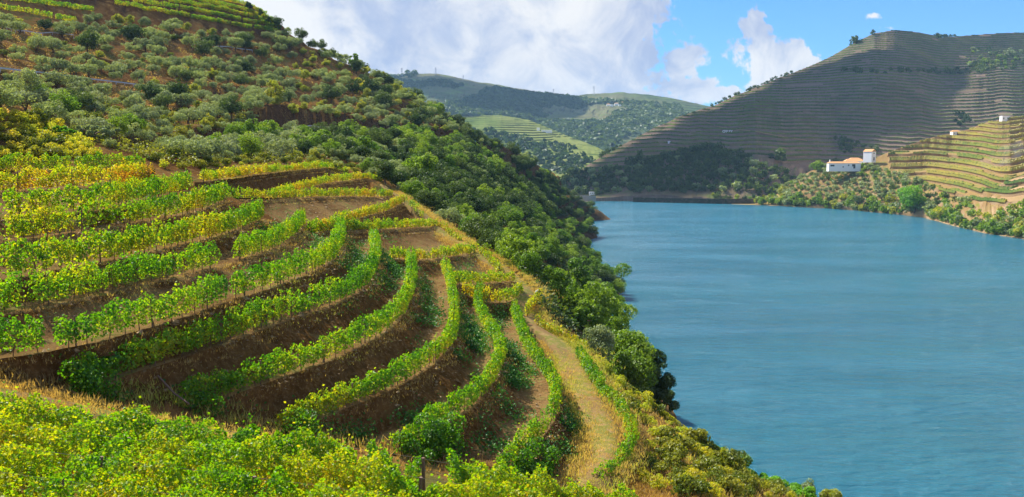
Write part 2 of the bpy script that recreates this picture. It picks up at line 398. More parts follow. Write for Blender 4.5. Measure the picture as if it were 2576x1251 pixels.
for q in RIDGE[2:]:
    dv = q - np.array([0, 0, CAMZ]); h = math.hypot(dv[0], dv[1])
    for k, fz in ((1.15, 0.22), (1.45, 0.55)):
        e = np.array([q[0] * k, q[1] * k, max(-8, q[2] - fz * h * (k - 1) * 2 - 3)]); add(e)
SHORE = [(1458, 539, None), (1428, 560, 750), (1420, 580, 640), (1445, 610, 545), (1468, 660, 440), (1485, 700, 383), (1530, 780, 303), (1560, 830, 267), (1610, 900, 230), (1660, 990, 195), (1720, 1130, 0), (1830, 1225, 0), (1960, 1300, 0), (2130, 1380, 0), (2400, 1480, 0), (2800, 1600, 96), (3600, 1800, 82), (5500, 2300, 61)]
SH = np.array([P(x, y, z=-50.0) for x, y, _ in SHORE])
add(*SH)
out_ = SH.copy(); out_[:, 0] += 6; out_[:, 2] = -4; add(*out_)
out_ = SH.copy(); out_[:, 0] += 16; out_[:, 2] = -8; add(*out_)
add(P(1475, 530, z=-57), P(1490, 545, z=-57), P(1462, 524, z=-57))
out_ = SH.copy(); out_[:, 0] += 60; out_[:, 2] = -9; add(*out_)
add(*rowd([(1600, 1005, 92), (1680, 1060, 90), (1760, 1122, 88), (1850, 1190, 84), (1960, 1250, 80), (2130, 1290, 76), (1480, 905, 96), (1620, 1150, 60), (1640, 1200, 56), (1720, 1250, 52), (1800, 1400, 46), (2100, 1400, 58), (1540, 960, 86), (1500, 930, 90)]))
for x, y, z in [(0, 0, -1.75), (-15, 0, -2), (15, 0, -3), (-40, 0, 3), (0, 9, -4.5), (-12, 9, -3.5), (12, 10, -6.5), (25, 12, -11), (25, 0, -7), (45, 5, -24), (-40, 20, -3), (-60, 60, 2.5), (-70, 100, 12),
                (0, -30, 6), (-60, -30, 14), (50, -30, -12), (-100, 30, 20), (-150, 100, 45), (-120, 0, 30), (-250, 80, 90), (-300, 250, 100), (14, 15, -9.5), (0, 15, -8.0), (-14, 15, -7)]:
    add(np.array([x, y, CAMZ + z]))
add(P(1700, 1224, z=-43), P(1850, 1290, z=-42), P(1650, 1150, z=-44), P(2000, 1340, z=-42), P(1600, 1072, z=-38), P(1780, 1180, z=-46))
pts = np.array(pts)
C0 = 6.0
def kern(a, b): return np.sqrt(((a[:, None, :2] - b[None, :, :2]) ** 2).sum(2) + C0 * C0)
K = kern(pts, pts); n = len(pts)
A = np.zeros((n + 3, n + 3)); A[:n, :n] = K - np.eye(n) * 0.25
A[:n, n] = 1; A[:n, n + 1:] = pts[:, :2]; A[n, :n] = 1; A[n + 1:, :n] = pts[:, :2].T
wts = np.linalg.solve(A, np.r_[pts[:, 2], 0, 0, 0])
def rbf(xy):
    o = np.empty(len(xy))
    for i in range(0, len(xy), 20000):
        q = xy[i:i + 20000]; o[i:i + 20000] = kern(q, pts) @ wts[:n] + wts[n] + q @ wts[n + 1:]
    return o
def polydist(xy, line):
    """distance to a polyline, its height there, and the side (positive = uphill/far side)"""
    best = np.full(len(xy), 1e9); zz = np.zeros(len(xy)); sd = np.zeros(len(xy))
    for a, b in zip(line[:-1], line[1:]):
        ab = (b - a)[:2]; L = ab @ ab + 1e-9
        t = np.clip(((xy - a[:2]) @ ab) / L, 0, 1); q = a[:2] + t[:, None] * ab
        d = np.linalg.norm(xy - q, axis=1); m = d < best
        best[m] = d[m]; zz[m] = (a[2] + t * (b[2] - a[2]))[m]
        cr = ab[0] * (xy[:, 1] - a[1]) - ab[1] * (xy[:, 0] - a[0]); sd[m] = np.sign(cr[m])
    return best, zz, sd
NA, NR = 760, 560
R0, R1 = 2.5, 1250.0
az = np.radians(np.concatenate([np.linspace(-130, -33, 70, endpoint=False), np.linspace(-33, 33, NA - 140, endpoint=False), np.linspace(33, 120, 70)]))
rr = np.exp(np.linspace(math.log(R0), math.log(R1), NR))
AZ, RR = np.meshgrid(az, rr, indexing='ij')
gx, gy = (RR * np.sin(AZ)).ravel(), (RR * np.cos(AZ)).ravel()
gxy = np.stack([gx, gy], 1)
# the surface is smooth: solve it on a coarser grid and interpolate, then add relief
ca, cr_ = np.arange(0, NA, 2), np.arange(0, NR, 2)
if ca[-1] != NA - 1: ca = np.r_[ca, NA - 1]
if cr_[-1] != NR - 1: cr_ = np.r_[cr_, NR - 1]
zc_ = rbf(np.stack([(RR[np.ix_(ca, cr_)] * np.sin(AZ[np.ix_(ca, cr_)])).ravel(), (RR[np.ix_(ca, cr_)] * np.cos(AZ[np.ix_(ca, cr_)])).ravel()], 1)).reshape(len(ca), len(cr_))
tmp = np.array([np.interp(np.arange(NR), cr_, row) for row in zc_])
gz = np.array([np.interp(np.arange(NA), ca, tmp[:, j]) for j in range(NR)]).T.ravel()
dist = np.hypot(gx, gy)
POLY_T = np.concatenate([TR[0], [r[-1] for r in TR[1:-1]], TR[-1][::-1], [r[0] for r in TR[-2:0:-1]]])[:, :2]
POLY_B = np.concatenate([BR[0], [r[-1] for r in (BR[2], BR[4], BR[5], BR[6])], BR[7][::-1], [r[0] for r in (BR[6], BR[5], BR[4], BR[2])]])[:, :2]
inv = inpoly(gx, gy, POLY_T) | inpoly(gx, gy, POLY_B)
# small earth steps across the olive slope, scrub relief everywhere away from the vines
amp = sst(dist, 105, 170) * sst(gz, 46, 56)
step = gz / 6.5 + 0.25 * fbm(gx / 60, gy / 60, 3.0, 3)
saw = (step - np.floor(step)); saw = np.where(saw < 0.75, -saw * 0.9, (saw - 0.75) * 2.7 - 0.675)
gz = gz + amp * saw * 2.1
gz = gz + fbm(gx / 14, gy / 14, 1.0, 4) * (0.15 + 1.5 * sst(dist, 90, 220)) * (~inv)
for line, w, cut in ((ROAD1[:4], 3.5, 3.0), (ROAD1[3:], 3.5, 9.0), (ROAD2, 2.6, 2.5)):
    d_, z_, s_ = polydist(gxy, line)
    hz = np.where(s_ > 0, cut, -2.2)
    fl = 1 - sst(d_, w, w + 2.0)
    edge = sst(d_, w, w + 2.0) * (1 - sst(d_, w + 4, w + 26))
    tgt = z_ + hz * sst(d_, w, w + 2.2)
    gz = gz * (1 - np.maximum(fl, 0)) + z_ * fl
    k = edge * 0.85
    gz = gz * (1 - k) + np.where(s_ > 0, np.maximum(gz, tgt), np.minimum(gz, tgt)) * k
gz = np.where((dist > 450) & (gz < 7), gz - 4.5 * (1 - gz / 7), gz)      # keep the far waterline clean
gz0 = gz.copy()
gz = np.where(inv, gz - 1.7, gz)
GZ = gz0.reshape(NA, NR); lr0, lrs = math.log(R0), (math.log(R1) - math.log(R0)) / (NR - 1)
def ground(x, y):
    x, y = np.atleast_1d(x).astype(float), np.atleast_1d(y).astype(float)
    a = np.interp(np.arctan2(x, y), az, np.arange(NA)); r = (np.log(np.maximum(np.hypot(x, y), R0)) - lr0) / lrs
    a = np.clip(a, 0, NA - 1.001); r = np.clip(r, 0, NR - 1.001)
    i, j = a.astype(int), r.astype(int); fa, fr = a - i, r - j
    return (GZ[i, j] * (1 - fa) * (1 - fr) + GZ[i + 1, j] * fa * (1 - fr) + GZ[i, j + 1] * (1 - fa) * fr + GZ[i + 1, j + 1] * fa * fr)
def cast(px, py, dmin=8.0, dmax=1200.0, n=900):
    """where the line of sight through (px, py) first meets the near bank"""
    px, py = np.atleast_1d(px).astype(float), np.atleast_1d(py).astype(float)
    a = (px - CX) / F; b = (CY - py) / F
    y = math.cos(TH) + b * math.sin(TH); zc = b * math.cos(TH) - math.sin(TH)
    hit = np.full(len(px), np.nan); prev = np.full(len(px), 1.0)
    ds = np.exp(np.linspace(math.log(dmin), math.log(dmax), n)); pd = ds[0]
    for d in ds:
        s = d / y; h = CAMZ + zc * s - ground(a * s, np.full_like(a, d))
        m = (h < 0) & np.isnan(hit)
        hit[m] = pd + (d - pd) * (prev[m] / (prev[m] - h[m] + 1e-9)); prev = h; pd = d
    s = hit / y
    return np.stack([a * s, hit, CAMZ + zc * s], 1)
me = mesh('hillside', np.stack([gx, gy, gz], 1), grid_faces(NA, NR), M_base, True)
obj('hillside', me, kind='structure')

# terraces: each strip between two rows is lip, bank and shelf -----------------
PROF = np.array([(0, 0), (0.05, 0.02), (0.08, 0.10), (0.14, 0.25), (0.22, 0.42), (0.31, 0.59), (0.40, 0.76), (0.49, 0.90), (0.58, 0.975), (0.72, 0.995), (0.9, 1.0), (1, 1.0)])
STONES = []
LIPS, BANKS = [], []
def strip(U_, L_, f0=1.0, name='terrace'):
    n = int(max(length(U_), length(L_)) / 0.45) + 2
    a, b = resample(U_, n), resample(L_, n)
    t = np.linspace(0, 1, n)
    pr = PROF.copy(); pr[:, 0] = np.where(pr[:, 0] < 0.999, pr[:, 0] * f0, 1.0)
    pr = np.r_[[(-0.28, 0.0)], pr]
    v = np.empty((n, len(pr), 3))
    for j, (fx, fz) in enumerate(pr):
        v[:, j, :2] = a[:, :2] * (1 - fx) + b[:, :2] * fx
        v[:, j, 2] = a[:, 2] * (1 - fz) + b[:, 2] * fz
        if j in (4, 5, 6, 7, 8, 9):
            wob = fbm(v[:, j, 0] / 1.3, v[:, j, 1] / 1.3, v[:, j, 2] / 1.3, 3) * 0.28
            v[:, j, 2] += wob * 0.5
            dd = b[:, :2] - a[:, :2]; dd /= np.linalg.norm(dd, axis=1, keepdims=True) + 1e-6
            v[:, j, :2] += dd * wob[:, None]
        else:
            v[:, j, 2] += fbm(v[:, j, 0] / 1.5, v[:, j, 1] / 1.5, 0.0, 3) * 0.06
    v[:, 0, 2] -= 0.02; v[:, -1, 2] -= 0.03
    v[0, :, 2] -= 0.02
    # skirts so that no gap shows at the ends
    v = np.concatenate([v[:1] - np.array([0, 0, 2.2]), v, v[-1:] - np.array([0, 0, 2.2])])
    o = obj(name, mesh(name, v.reshape(-1, 3), grid_faces(len(v), len(pr)), M_terr, True), kind='structure')
    LIPS.append(v[1:-1, 2:5]); BANKS.append(v[1:-1, 4:11])
    return o
def shift(line, dx, dy, dz):
    q = line.copy(); q[:, 0] += dx; q[:, 1] += dy; q[:, 2] += dz; return q
strip(shift(TR[0], -1.0, 5.0, 0.5), TR[0])
for a, b in zip(TR[:-2], TR[1:-1]): strip(a, b)
strip(TR[-2], TR[-1], 0.55)
low = TR[-1].copy(); nn = np.gradient(low[:, :2], axis=0); nn /= np.linalg.norm(nn, axis=1, keepdims=True)
low[:, 0] += nn[:, 1] * 3.4; low[:, 1] -= nn[:, 0] * 3.4; low[:, 2] = np.minimum(low[:, 2] - 1.9, ground(low[:, 0], low[:, 1]) - 0.15)
strip(TR[-1], low)
strip(shift(BR[0], 0.5, 4.0, 0.2), BR[0])
left = np.concatenate([BR[2][:1] + [0, 0.3, 0.2], BR[2][4:9] + [0, 0.4, 0.2], BR[1]])
strip(BR[0], resample(left, 60)); strip(BR[1], BR[2][int(len(BR[2]) * .35):])
lf2 = np.concatenate([BR[4][:2] + [0, 0.4, 0.2], BR[3]])
strip(BR[2], lf2); strip(BR[3], BR[4][3:])
strip(BR[4], BR[5], 0.9); strip(BR[5], BR[6], 0.9); strip(BR[6], BR[7], 0.9)
strip(BR[7], shift(BR[7], 0.6, -3.2, -1.5))

def ribbon(name, line, w, mat, lift=0.12, kind='structure', n=None):
    line = smooth(line); q = np.gradient(line[:, :2], axis=0); q /= np.linalg.norm(q, axis=1, keepdims=True)
    k = 7; v = np.empty((len(line), k + 2, 3))
    for j in range(k):
        o_ = (j / (k - 1) - 0.5) * w * (1 + 0.35 * fbm(line[:, 0] / 1.8, line[:, 1] / 1.8, j * 0.3, 3))
        v[:, j, 0] = line[:, 0] + q[:, 1] * o_; v[:, j, 1] = line[:, 1] - q[:, 0] * o_
        g = ground(v[:, j, 0], v[:, j, 1]); e = abs(j / (k - 1) - 0.5) * 2
        v[:, j, 2] = np.maximum(g, line[:, 2] * (1 - e ** 3) + g * e ** 3) + lift * (1 - e ** 4) - 0.05 * e
    for j, s_ in ((k, 1), (k + 1, -1)):
        c_ = v[:, k - 1 if s_ > 0 else 0]; v[:, j] = c_ + np.c_[q[:, 1] * 0.5 * s_, -q[:, 0] * 0.5 * s_, np.full(len(q), -2.4)]
    v = v[:, [k + 1] + list(range(k + 1))]; v = np.concatenate([v[:1] - [0, 0, 2], v, v[-1:] - [0, 0, 2]])
    return obj(name, mesh(name, v.reshape(-1, 3), grid_faces(len(v), k + 2), mat, True), kind=kind)
ribbon('path', np.r_[PATH, rowz([(1452, 930), (1487, 1010), (1525, 1080), (1535, 1140), (1500, 1205), (1440, 1252)], -17.9, -19.3)], 2.7, M_path, 0.22)
ribbon('track', TRACK[:8], 3.4, M_path, 0.40)
# ------------------------------------------------------------------ river
m, N = newmat('river_water')
t = N.n('ShaderNodeTexCoord').outputs['Object']
mp = N.n('ShaderNodeMapping'); N.link(t, mp.inputs[0]); mp.inputs['Rotation'].default_value = (0, 0, 0.12); mp.inputs['Scale'].default_value = (0.3, 1.0, 1)
r1 = N.m('ADD', N.m('MULTIPLY', N.noise(mp.outputs[0], 0.10, 4, 0.6), 1.6), N.m('ADD', N.noise(mp.outputs[0], 0.5, 6, 0.7), N.m('MULTIPLY', N.noise(mp.outputs[0], 0.24, 5, 0.6), 1.3))); r2 = N.noise(mp.outputs[0], 0.02, 5, 0.6, 0.5)
bp = N.n('ShaderNodeBump'); bp.inputs['Distance'].default_value = 1.7; bp.inputs['Strength'].default_value = 1.0; N.link(r1, bp.inputs['Height'])
pb = N.n('ShaderNodeBsdfPrincipled')
N.put(pb.inputs['Base Color'], N.mix(N.step(r2, 0.35, 0.65), (0.008, 0.118, 0.182), (0.015, 0.142, 0.208)))
N.link(N.m('ADD', 0.14, N.m('MULTIPLY', N.step(N.noise(mp.outputs[0], 0.035, 4, 0.6), 0.35, 0.7), 0.09)), pb.inputs['Roughness']); pb.inputs['IOR'].default_value = 1.4
N.link(bp.outputs[0], pb.inputs['Normal']); out(N, pb.outputs[0])
v = np.array([[-1500, -200, 0], [3000, -200, 0], [3000, 6000, 0], [-1500, 6000, 0]], float)
obj('river', mesh('river', v, np.array([[0, 1, 2, 3]]), m), kind='structure')
# ------------------------------------------------------------------ vines
def vine_row(line, label, group, per_m=170, size=0.16, h0=0.28, h1=1.85, w=0.40, yellow=0.3, gap=0.15, post=5.0, trunk=1.1, wires=False, lobed=False, pw=0.045, zoff=0.0, bush=(0, 0), grow=(1, 1)):
    line = smooth(line, 1).copy(); line[:, 2] += zoff
    L = length(line); base = line[0].copy()
    root = empty('vine_row', tuple(base), label, 'vine row', group)
    n = int(L * per_m); s = rng.random(n) * L
    cs = np.r_[0, np.cumsum(np.linalg.norm(np.diff(line, axis=0), axis=1))]
    def at(s_): return np.stack([np.interp(s_, cs, line[:, i]) for i in range(3)], 1)
    ph = rng.random() * 100
    dens = 0.5 + 0.5 * vnoise(s / 0.75 + ph, np.zeros(n) + ph) + 0.14 * vnoise(s / 4 + ph, np.ones(n) * 7)
    pv_ = s / 1.15 + .12 * vnoise(s / 2, s * 0 + ph); cl = np.cos(2 * np.pi * pv_); dens = dens + .16 * cl - (_val[(np.floor(pv_ + .5).astype(int) * 7 + int(ph * 9)) & 4095] < .014) * .6
    keep = dens > gap * (0.4 + rng.random(n) * 1.2); s = s[keep]; n = len(s)
    p = at(s); tg = at(np.minimum(s + 0.3, L)) - at(np.maximum(s - 0.3, 0)); tg[:, 2] = 0
    tg /= np.linalg.norm(tg, axis=1, keepdims=True) + 1e-9; nr = np.stack([tg[:, 1], -tg[:, 0], np.zeros(n)], 1)
    g = grow[0] + (grow[1] - grow[0]) * s / L
    pv_ = s / 1.15 + .12 * vnoise(s / 2, s * 0 + ph); cl = np.cos(2 * np.pi * pv_)
    top = (h1 + .09 * cl + .16 * (_val[(np.floor(pv_ + .5).astype(int) * 13 + int(ph * 5)) & 4095] - .5) + 0.30 * vnoise(s / 0.8 + ph, np.zeros(n) + 3) + 0.22 * vnoise(s / 0.22, np.zeros(n) + ph)) * g
    u = rng.random(n) ** 0.75
    hh = h0 * g + (top - h0 * g) * u
    hh += np.where(rng.random(n) < 0.05, rng.random(n) * 0.45, 0)
    wd = w * g * (1 + .22 * cl) * (0.55 + 0.75 * np.sin(np.clip(u, 0, 1) * 2.6 + 0.3)) * (1 + 0.45 * vnoise(s / 0.5, hh / 0.5 + ph))
    th = rng.random(n) * 2 - 1
    sgn = np.sign(th); off = sgn * np.abs(th) ** 0.45 * wd
    pos = p + nr * off[:, None]; pos[:, 2] += hh
    nor = nr * (sgn * 1.0)[:, None] + rng.normal(size=(n, 3)) * 0.65 + np.array([0, 0, 0.5])
    tint = yellow + 0.22 * vnoise(s / 1.3 + ph, hh / 0.8) + 0.12 * vnoise(s / 9, np.zeros(n) + ph) + rng.normal(size=n) * 0.13 + 0.22 * (0.5 - u)
    pieces = [(vine_leaves if lobed else leaves)(pos - base, nor, size * (0.7 + 0.6 * rng.random(n)), np.clip(tint, 0, 1))]
    for e, amt in ((0, bush[0]), (1, bush[1])):     # overgrown row ends
        if amt:
            k = 0 if lobed else int(2600 * amt); L0 = 0.2 + 1.3 * amt
            b0 = at(np.clip((0.0 if e == 0 else L) + (1 if e == 0 else -1) * rng.uniform(-.2, L0 * 1.6, 16), 0, L)); out_n = np.median(nr, axis=0)
            c = b0 + rng.normal(size=(16, 3)) * .25 + out_n * rng.uniform(0, 1.0 + .5 * amt, 16)[:, None] * 1.0
            c[:, 2] += rng.uniform(.1, 1.2, 16) - .55 * np.abs((c - b0) @ out_n)
            q = rng.normal(size=(k, 3)); q[:, 2] += .3; q /= np.linalg.norm(q, axis=1, keepdims=True); ci = rng.integers(0, 16, k)
            pp = c[ci] + q * (rng.uniform(.35, .75, 16)[ci] * (.75 + .3 * rng.random(k)))[:, None]
            pieces.append(leaves(pp - base, q + rng.normal(size=(k, 3)) * 0.5, size * (0.8 + 0.5 * rng.random(k)), np.clip(rng.normal(size=k) * 0.12 + 0.16, 0, 1)))
    obj('foliage', leaf_mesh('foliage', pieces, M_vine), root)
    mb = MB(); ss = np.arange(0.5, L - 0.3, trunk)
    for q in at(ss + rng.normal(size=len(ss)) * 0.1):
        q = q - base; k = rng.normal(size=2) * 0.06
        mb.tube([q + [0, 0, -0.15], q + [k[0], k[1], 0.35], q + [k[1], k[0], 0.8]], [0.035, 0.028, 0.02], 4)
    if len(ss): mb.obj('vine_trunk', M_wood, root, kind='stuff')
    if post:
        pm = None
        for q in at(np.arange(0.3, L, post)):
            if pm is None:
                pm = MB().tube([(0, 0, -0.3), (0, 0, h1 * 0.98)], pw, 6).me('post', M_post)
            o = obj('post', pm, root); o.location = tuple(q - base); o.rotation_euler = (rng.normal() * 0.04, rng.normal() * 0.04, rng.random() * 3)
    if wires:
        for hz in (0.8, 1.25, 1.65):
            q = line - base; q = q + np.array([0, 0, hz]); MB().tube(q[::2], 0.006, 3).obj('wire', M_wire, root)
    return root
GT = 'vine rows curving along the near side of the terraced spur'
LT = ['topmost green vine row of the near vineyard, along the foot of the yellow grass bank', 'golden yellow vine row just below the topmost green row at left',
      'patchy vine row standing on the pale sunlit track at left', 'gappy vine row with rusty leaves directly below the pale track',
      'vine row with an arched shoot at its left part and brown leaves mid row', 'vine row broken by a wide gap in the middle of its length',
      'long bright green vine row from the left edge, bending over the spur crest', 'long vine row with a shaggy end hanging above the dry track at left',
      'vine row starting beside the fallen stake with a low leafy end', 'vine row whose lower end stops just above the foreground vines at centre left',
      'vine row ending below in the largest dark green bush of creepers', 'vine row between two grassy shelves left of the wide pale path',
      'lowest vine row edging the wide pale grass path on its river side']
YT = [0.50, 0.74, 0.45, 0.48, 0.44, 0.40, 0.36, 0.34, 0.38, 0.44, 0.42, 0.38, 0.36]
for k, (r, lb) in enumerate(zip(TR, LT)):
    near_ = k >= 5
    kw = dict(per_m=360 if near_ else 330, w=0.31 if k < 6 else 0.27, h0=.2, h1=(1.7, 1.65, 1.6, 1.6, 1.6, 1.6, 1.5, 1.42, 1.38, 1.35, 1.3, 1.3, 1.25)[k], size=0.15 if near_ else 0.18, yellow=YT[k], gap=0.14 if near_ else (0.32 if k in (2, 3) else 0.16))
    
    if k == 5:
        n_ = len(r); a = int(n_ * 0.36); b = int(n_ * 0.41)
        vine_row(r[:a], 'left half of the broken vine row, before the wide gap', GT, **kw)
        vine_row(r[b:], 'right half of the broken vine row, from the gap up to the spur crest', GT, **kw); continue
    g = (1.0, 1.3) if k >= 6 and k < 9 else (1, 1.12)
    bu = {7: (0.6, 0), 8: (0.3, 0), 9: (0.35, 0), 10: (2.0, 0), 11: (1.2, 0), 6: (0, 0)}.get(k, (0, 0))
    vine_row(r, lb, GT, grow=g, bush=bu, **kw)
GB = 'vine rows across the hollow beyond the spur crest'
LB = ['uppermost vine row of the hollow, below the brown scrub bank', 'short slanting vine row climbing to the right under the uppermost row', 'level vine row across the upper hollow, above the first long bare bank',
      'yellow slanting vine row below the first long bare bank', 'level vine row just above the largest bare bank', 'vine row at the foot of the largest bare bank',
      'short yellow vine row above the small stony bank', 'lowest curving vine row of the hollow beside the path bend']
for k, (r, lb) in enumerate(zip(BR, LB)):
    vine_row(r, lb, GB, per_m=200, size=0.19, w=0.27, h0=0.12, h1=1.15, yellow=[0.6, 0.66, 0.58, 0.68, 0.55, 0.6, 0.66, 0.62][k], gap=0.18, post=6.0, trunk=1.5)
LE = ['short vine row descending beside the upper path', 'short vine row descending beside the path under the level row', 'short vine row descending beside the path to its widening',
      'orange vine row on the bank at the path bend', 'orange and yellow vine row below the large shore tree']
for k, (r, lb) in enumerate(zip(EDGE, LE)):
    vine_row(r, lb, 'short vine rows beside the path', per_m=150, size=0.19, w=0.25, h0=0.12, h1=1.1, yellow=0.6 if k < 3 else 0.72, gap=0.2, post=5.0, trunk=1.5)
LF = ['farthest foreground vine row, its canopy edging the dry track', 'second foreground vine row from the dry track', 'third foreground vine row from the dry track', 'fourth foreground vine row from the dry track',
      'fifth foreground vine row, running out at the bottom left corner', 'nearest visible foreground vine row at the bottom edge left', 'foreground vine row right below the bottom edge of the view']
for k, r in enumerate(FR):
    q = r[: int(len(r) * (1.0, 1.0, 0.93, 0.86, 0.8, 0.75, 0.7)[k])]
    q = q.copy(); q[:, 2] = np.maximum(q[:, 2], ground(q[:, 0], q[:, 1]) - 0.2)
    vine_row(q, LF[k], 'foreground vine rows at the bottom of the view', per_m=(1350, 1250, 1100, 900, 720, 560, 360)[k], size=0.10, h0=0.25, h1=1.72, w=0.42, yellow=0.50 + 0.035 * k, gap=0.06 + 0.05 * k, post=4.6, trunk=1.0, wires=True, lobed=True, pw=0.06)
# ------------------------------------------------------------------ far hills
def hill(name, cols, nu, step, mat, base=None, tst=None, gam=1.15, gul=0.06, rows=None, bankf=0.45, flatten=0.0, seed=0.0, lev=None, back=0.5, patch=-2.0, bx=0.03):
    """cols: (px, py foot, py crest, crest distance); the foot lies on the water unless base gives its distance.
    Terraces follow the height lines: bank, then a shelf that climbs gently to the next bank."""
    c = np.array(cols, float); px = np.linspace(c[0, 0], c[-1, 0], nu)
    pf, pc, dc = [np.interp(px, c[:, 0], c[:, i]) for i in (1, 2, 3)]
    for k in range(3):
        pc[1:-1] = (pc[:-2] + 2 * pc[1:-1] + pc[2:]) / 4
    pc = pc + fbm(px / 40, px * 0 + seed, 0, 4) * 3.0
    foot = np.array([P(a, b, z=-50.0) if base is None else P(a, b, base) for a, b in zip(px, pf)])
    crest = np.array([P(a, b, d) for a, b, d in zip(px, pc, dc)])
    crest[:, 2] = np.maximum(crest[:, 2], foot[:, 2] + 1.5)
    z0 = foot[:, 2].min(); z1 = crest[:, 2].max(); ts = np.zeros(nu) if tst is None else np.interp(px, *np.array(tst, float).T)
    J = int((z1 - z0) / step) + 2; zs, info = [], []
    dirv = crest[:, :2] - foot[:, :2]; dl = np.linalg.norm(dirv, axis=1)
    warp = step * 1.8 * fbm(px / 210, px * 0 + seed, 5.0, 4)
    rings = []
    for j in range(J):
        for fr, fx in ((0.0, 0.0), (bankf, bx), (bankf + (1 - bankf) * 0.5, 0.53)):
            zn = z0 + (j + fr) * step; zx = z0 + (j + fx) * step
            tt = zn + warp * (1 if fr or 1 else 0)
            s = (tt - foot[:, 2]) / (crest[:, 2] - foot[:, 2]); sx = (zx + warp - foot[:, 2]) / (crest[:, 2] - foot[:, 2])
            on = sst(s, ts - 0.03, ts + 0.03) * (sst(fbm(px / 110, s * 5 + seed, 8.0, 3), patch, patch + 0.1)); sx = s * (1 - on) + sx * on
            s, sx = np.clip(s, 0, 1), np.clip(sx, 0, 1)
            h = sx ** gam
            g = np.sin(np.pi * np.clip(s, 0, 1)) ** 0.8
            gn = fbm(px / 170, s * 1.6 + seed, 2.0, 2) * gul * 1.6 * g + (1 - on) * fbm(px / 12, s * 14, seed, 4) * 0.035 * g
            xy = foot[:, :2] + dirv * (h + gn)[:, None]
            z = foot[:, 2] + (crest[:, 2] - foot[:, 2]) * s
            rings.append(np.c_[xy, z]); info.append((j, fr, s, on))
    V = np.array(rings).transpose(1, 0, 2)             # nu, rings, 3
    vd = crest[:, :2] / np.linalg.norm(crest[:, :2], axis=1, keepdims=True)
    ex = []
    for e in (0.4, 1.0):
        q = crest.copy(); q[:, :2] += vd * 420 * e; q[:, 2] = np.maximum(crest[:, 2] - (crest[:, 2] - z0) * back * e, z0 - 3); ex.append(q)
    lo = V[:, :1].copy(); lo[:, :, 2] = z0 - 6; lo[:, :, 1] -= 3
    VV = np.concatenate([lo, V, np.array(ex).transpose(1, 0, 2)], 1)
    o = obj(name, mesh(name, VV.reshape(-1, 3), grid_faces(nu, VV.shape[1]), mat, False), kind='structure')
    pj = project(V.reshape(-1, 3)).reshape(V.shape[0], V.shape[1], 3)
    return dict(V=V, info=info, px=px, pj=pj, foot=foot, crest=crest)
def pick(H, px, py, tol=5.0):
    pj = H['pj']; d = np.hypot(pj[:, :, 0] - px, pj[:, :, 1] - py); m = d < max(tol, d.min() + 0.5)
    dd = np.where(m, pj[:, :, 2] + d * 3, 1e9); k = np.unravel_index(dd.argmin(), dd.shape); return H['V'][k]
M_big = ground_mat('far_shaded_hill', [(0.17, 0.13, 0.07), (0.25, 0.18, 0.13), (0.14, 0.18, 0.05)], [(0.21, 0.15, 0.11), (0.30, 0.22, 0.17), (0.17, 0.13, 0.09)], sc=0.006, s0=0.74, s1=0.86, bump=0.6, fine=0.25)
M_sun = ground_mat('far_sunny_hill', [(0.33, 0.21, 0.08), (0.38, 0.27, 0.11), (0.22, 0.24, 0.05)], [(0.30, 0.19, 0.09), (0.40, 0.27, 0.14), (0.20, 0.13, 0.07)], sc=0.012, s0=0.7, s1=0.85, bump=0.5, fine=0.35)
M_tan = ground_mat('tan_spur', [(0.40, 0.26, 0.13), (0.48, 0.34, 0.18), (0.34, 0.26, 0.10)], [(0.36, 0.24, 0.13), (0.42, 0.30, 0.17), (0.28, 0.19, 0.10)], sc=0.03, s0=0.7, s1=0.85, bump=0.5, fine=0.5)
M_mtn = ground_mat('mountain_ground', [(0.08, 0.13, 0.05), (0.24, 0.22, 0.11), (0.18, 0.25, 0.07)], [(0.08, 0.09, 0.04), (0.16, 0.12, 0.08), (0.06, 0.09, 0.03)], sc=0.0016, s0=0.7, s1=0.85, bump=2.0, fine=0.06)
M_low = ground_mat('pale_vineyard_slope', [(0.20, 0.27, 0.06), (0.32, 0.34, 0.10), (0.10, 0.15, 0.04)], [(0.15, 0.19, 0.05), (0.23, 0.24, 0.09), (0.07, 0.11, 0.03)], sc=0.0035, s0=0.7, s1=0.85, bump=1.2, fine=0.12)
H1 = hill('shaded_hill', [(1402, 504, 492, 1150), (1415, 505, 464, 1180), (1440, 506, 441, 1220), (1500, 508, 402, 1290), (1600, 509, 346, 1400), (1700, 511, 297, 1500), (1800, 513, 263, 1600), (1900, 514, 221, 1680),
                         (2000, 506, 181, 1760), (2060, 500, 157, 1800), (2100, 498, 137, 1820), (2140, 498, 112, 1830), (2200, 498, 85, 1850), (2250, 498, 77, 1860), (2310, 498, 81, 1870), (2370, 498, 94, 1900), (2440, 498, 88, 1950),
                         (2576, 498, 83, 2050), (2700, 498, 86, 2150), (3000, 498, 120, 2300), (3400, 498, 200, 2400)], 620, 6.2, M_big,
          tst=[(1402, .75), (1440, .7), (1500, .56), (1600, .45), (1700, .43), (1760, .42), (1830, .36), (1900, .28), (1990, .2), (2050, .16), (2200, .15), (3400, .15)], gul=0.035, patch=-0.75, bx=0.17)
